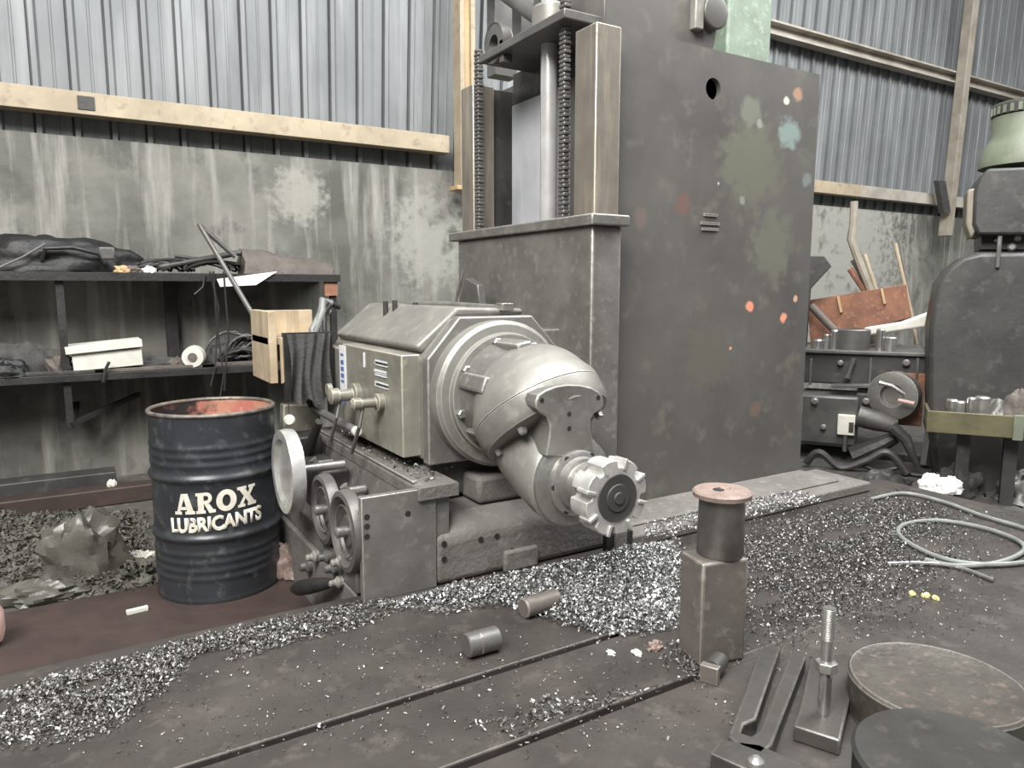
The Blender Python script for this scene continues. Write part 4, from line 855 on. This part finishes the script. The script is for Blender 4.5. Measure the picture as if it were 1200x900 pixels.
for k, (pp, r, m, l) in enumerate((
    (((1010, 545), (1030, 552), (1055, 548), (1070, 556)), .02, 'dark', 'black cable sagging on the floor before the lathe pedestal'),
    (((960, 530), (985, 548), (1015, 540), (1040, 530)), .03, 'dark2', 'dark oily hose looping under the lathe gearbox'),
    (((1030, 448), (1045, 452), (1060, 462)), .018, 'worn', 'short steel bar lying over the lathe tool rest'))):
    q = [py(x, y, YB-.55-.03*k) for x, y in pp]
    if k < 2: q = [Vector((q[0].x-.1, q[0].y, .03))]+q+[Vector((q[-1].x+.15, q[-1].y, .03))]
    one(MB().tube(smooth_path(q) if k < 2 else q, r, 8), 'hose' if k < 2 else 'steel_bar', m, l, 'hose' if k < 2 else 'bar')
for (x, y, r) in ((955, 470, .03), (965, 500, .025), (1015, 470, .03), (985, 425, .025), (1062, 425, .03)):
    a = py(x, y, YB-.26 if y > 460 and x < 1003 else YB-.16 if y > 460 else YB-.01); MB().lathe([(0, r), (.03, r), (.04, r*.6)], a, (0,-1,0), 14).build('boss', 'iron', lat)
for x in (950, 1020, 1075): 
    a = py(x, 433, YB-.02); MB().box(a.x-.012, a.x+.012, YB-.02, YB, a.z-.14, a.z+.1).build('casting_rib', 'mid', lat, bevel=.004)
XF = None; py = py_world
# lumps on the floor at right
for k, (x, y, rx, ry, rz, m, l) in enumerate(((1118, 579, .24, .15, .10, 'cloth', 'grey tarpaulin lying crumpled on the floor by the lathe'), (1030, 574, .26, .15, .07, 'dark2', 'dark oily heap on the floor below the lathe'), (1205, 582, .28, .2, .10, 'mid', 'grey oily sheet spread on the floor below the tray'), (985, 588, .16, .12, .07, 'rustcap', 'rusty brown scrap heap at the corner of machine bed'))):
    a = pz(x, y, 0); crumple('tarpaulin' if k in (0, 2) else 'scrap_heap', m, (a.x, a.y, 0), rx, ry, rz*1.8, 110+k, .4, l, 'tarpaulin' if k in (0, 2) else 'scrap', flat=-.02)
for k, (x, y, r) in enumerate(((1092, 560, .09), (1113, 563, .11))):
    a = pz(x, y, .2); crumple('white_rag', 'paper', (a.x, a.y, .12), r, .07, .08, 120+k, .25, ['small white rag lying on the grey tarpaulin', 'larger white rag lying on the grey tarpaulin'][k], 'rag', flat=-.3)
a = pz(1088, 548, 0); b = Vector((a.x+.15, a.y+.05, .42)); one(MB().bar(a, b, .20, .05, (0,1,0)), 'prop_plate', 'mid', 'grey inclined plate propped under the tray', 'plate', bevel=.006)
q = [py(x, y, 6.3) for x, y in ((1094, 212), (1102, 213), (1108, 250), (1100, 250))]
one(MB().prism([(p.x, p.z) for p in q], 'y', 6.22, 6.3), 'leaning_plank', 'dark2', 'short dark plank leaning beside the rusty wall post', 'plank')
# ================================================================== CHIPS (swarf nobody could count)
from mathutils import noise as mn
def inpoly(x, y, poly):
    c = False; n = len(poly); j = n-1
    for i in range(n):
        if (poly[i][1] > y) != (poly[j][1] > y) and x < (poly[j][0]-poly[i][0])*(y-poly[i][1])/(poly[j][1]-poly[i][1])+poly[i][0]: c = not c
        j = i
    return c
def swarf(name, m, poly_px, n, z, mound, size, label, clump=0., mfreq=5., seed=1, edge=.10, parent=None):
    rs = random.Random(seed); poly = [pz(x, y, z) for x, y in poly_px]; P2 = [(p.x, p.y) for p in poly]
    x0, x1 = min(p[0] for p in P2), max(p[0] for p in P2); y0, y1 = min(p[1] for p in P2), max(p[1] for p in P2)
    cxx, cyy = sum(p[0] for p in P2)/len(P2), sum(p[1] for p in P2)/len(P2)
    V = []; FF = []; cnt = 0; tries = 0
    def de(x, y):
        d = 9
        for i in range(len(P2)):
            ax, ay = P2[i-1]; bx_, by_ = P2[i]; l2 = (bx_-ax)**2+(by_-ay)**2
            t = max(0, min(1, ((x-ax)*(bx_-ax)+(y-ay)*(by_-ay))/l2)); d = min(d, math.hypot(x-ax-t*(bx_-ax), y-ay-t*(by_-ay)))
        return d
    while cnt < n and tries < n*12:
        tries += 1
        x, y = rs.uniform(x0, x1), rs.uniform(y0, y1)
        if not inpoly(x, y, P2): continue
        d = min(1, de(x, y)/edge); nz = mn.noise(Vector((x*mfreq, y*mfreq*1.6, seed)))*.5+.5
        if rs.random() > (d**1.5*.94+.06)*(1 if clump == 0 else max(0, min(1, (nz-clump)*4))): continue
        h = mound*d*(.4+.9*nz)*rs.random()**.5
        L_ = size*rs.uniform(.4, 1.5); w_ = L_*rs.uniform(.18, .5); curl = rs.uniform(-.5, .5)*L_
        az = rs.uniform(0, 6.283); el = rs.gauss(0, .55); ro = rs.gauss(0, .7)
        ux, uy, uz = math.cos(az)*math.cos(el), math.sin(az)*math.cos(el), math.sin(el)
        U = Vector((ux, uy, uz)); Sd = U.cross(Vector((0, 0, 1))).normalized(); Nn = Sd.cross(U)
        S2 = Sd*math.cos(ro)+Nn*math.sin(ro); N2 = U.cross(S2)
        c = Vector((x, y, z+h+abs(uz)*L_*.5+w_*.5*abs(math.sin(ro))+.002))
        b = len(V)
        for t, k in ((-.5, 0), (0, curl*.5), (.5, 0)):
            q_ = c+U*(t*L_)+N2*k
            for s_ in (-.5, .5):
                r_ = q_+S2*(w_*s_); V.append((r_.x, r_.y, max(r_.z, z+.0005)))
        FF += [(b, b+1, b+3, b+2), (b+2, b+3, b+5, b+4)]; cnt += 1
    mb = MB(); mb.v = [Vector(v) for v in V]; mb.f = FF
    o = mb.build(name, m, parent, smooth=False); P_tag(o, label, 'metal chips', None, 'stuff'); return o
def heap(name, m, poly_px, z, mound, label, seed):
    P2 = [(p.x, p.y) for p in (pz(x, y, z) for x, y in poly_px)]
    x0, x1 = min(p[0] for p in P2), max(p[0] for p in P2); y0, y1 = min(p[1] for p in P2), max(p[1] for p in P2)
    nx, ny = 120, 60; vs = []; fs = []
    for j in range(ny+1):
        for i in range(nx+1):
            x = x0+(x1-x0)*i/nx; y = y0+(y1-y0)*j/ny
            h = -.012
            if inpoly(x, y, P2):
                d = 9
                for k in range(len(P2)):
                    ax, ay = P2[k-1]; bx_, by_ = P2[k]; l2 = (bx_-ax)**2+(by_-ay)**2
                    t = max(0, min(1, ((x-ax)*(bx_-ax)+(y-ay)*(by_-ay))/l2)); d = min(d, math.hypot(x-ax-t*(bx_-ax), y-ay-t*(by_-ay)))
                nz = mn.noise(Vector((x*5, y*8, seed)))*.5+.5
                h = -.012+(mound+.012)*min(1, d/.12)*(.4+.8*nz)+.004*mn.noise(Vector((x*60, y*60, seed)))
            vs.append((x, y, z+h))
    fs = [(j*(nx+1)+i, j*(nx+1)+i+1, (j+1)*(nx+1)+i+1, (j+1)*(nx+1)+i) for j in range(ny) for i in range(nx)]
    fs = [f for f in fs if any(vs[k][2] > z for k in f)]
    mb = MB(); mb.add(vs, fs); o = mb.build(name, m, None, smooth=False); return P_tag(o, label, 'metal chips', None, 'stuff')
PA = [(440, 712), (520, 688), (640, 664), (770, 636), (800, 630), (800, 738), (748, 748), (690, 744), (640, 728), (585, 712), (520, 722)]
hp_ = heap('chip_heap', 'chipdull', PA, TZ, .03, 'grey underlayer of the bright chip pile at the machine base', 3)
swarf('metal_chips', 'chip', PA, 34000, TZ, .05, .0125, 'bright curled steel chips piled at the foot of the milling machine', seed=3)
PB = [(-20, 815), (120, 775), (230, 745), (340, 722), (440, 700), (500, 706), (430, 735), (330, 760), (230, 790), (170, 830), (130, 862), (-20, 890)]
swarf('metal_chips', 'chipdull', PB, 17000, TZ, .012, .011, 'dull grey chips strewn along the table edge near the drum', clump=.27, seed=5, edge=.14)
PC = [(800, 640), (880, 606), (970, 590), (1060, 572), (1140, 605), (1150, 660), (1080, 715), (1000, 755), (900, 765), (840, 720)]
swarf('metal_chips', 'chipdark', PC, 17000, TZ, .010, .011, 'fine dark chips spread on the table behind the square block', clump=.20, mfreq=4, seed=7, edge=.30)
PE = [(0, 830), (440, 730), (800, 740), (1100, 590), (1200, 600), (1200, 760), (1000, 760), (860, 890), (0, 900)]
swarf('metal_chips', 'chipdull', PE, 2600, TZ, .0, .008, 'sparse single bright flecks scattered over the open table surface', seed=9)
PD = [(755, 604), (940, 574), (965, 588), (790, 628), (752, 634)]
swarf('metal_chips', 'chip', PD, 3000, TZ+.061, .004, .011, 'pale fine chips dusted along the machine bed ledge', seed=11, edge=.02)
PG = [(510, 606), (600, 580), (640, 620), (600, 622), (520, 628)]
swarf('metal_chips', 'chipdull', [(775, 750), (830, 740), (850, 800), (800, 800), (770, 780)], 260, TZ, .0, .014, 'few chips round the foot of the square block', seed=13)
swarf('metal_chips', 'chipdull', [(540, 850), (640, 815), (820, 795), (760, 822), (600, 870)], 220, TZ, .0, .016, 'line of chips lodged along the second table slot', clump=.3, seed=14, edge=.05)
PF = [(-20, 610), (175, 605), (185, 690), (150, 700), (60, 705), (-20, 690)]
hp2 = heap('rubbish_heap', 'debris', PF, 0.0, .06, 'low grey rubbish heap on the floor behind the plastic bag', 15)
swarf('floor_litter', 'debris', PF, 8000, 0.0, .08, .028, 'pale and dark litter strewn over the floor beside the drum', seed=15)
swarf('metal_chips', 'chipdull', [(486, 566), (508, 566), (534, 548), (400, 500), (386, 504)], 500, .729, .0, .014, 'dull chips lying along the saddle ledge of the machine', seed=17, edge=.02)
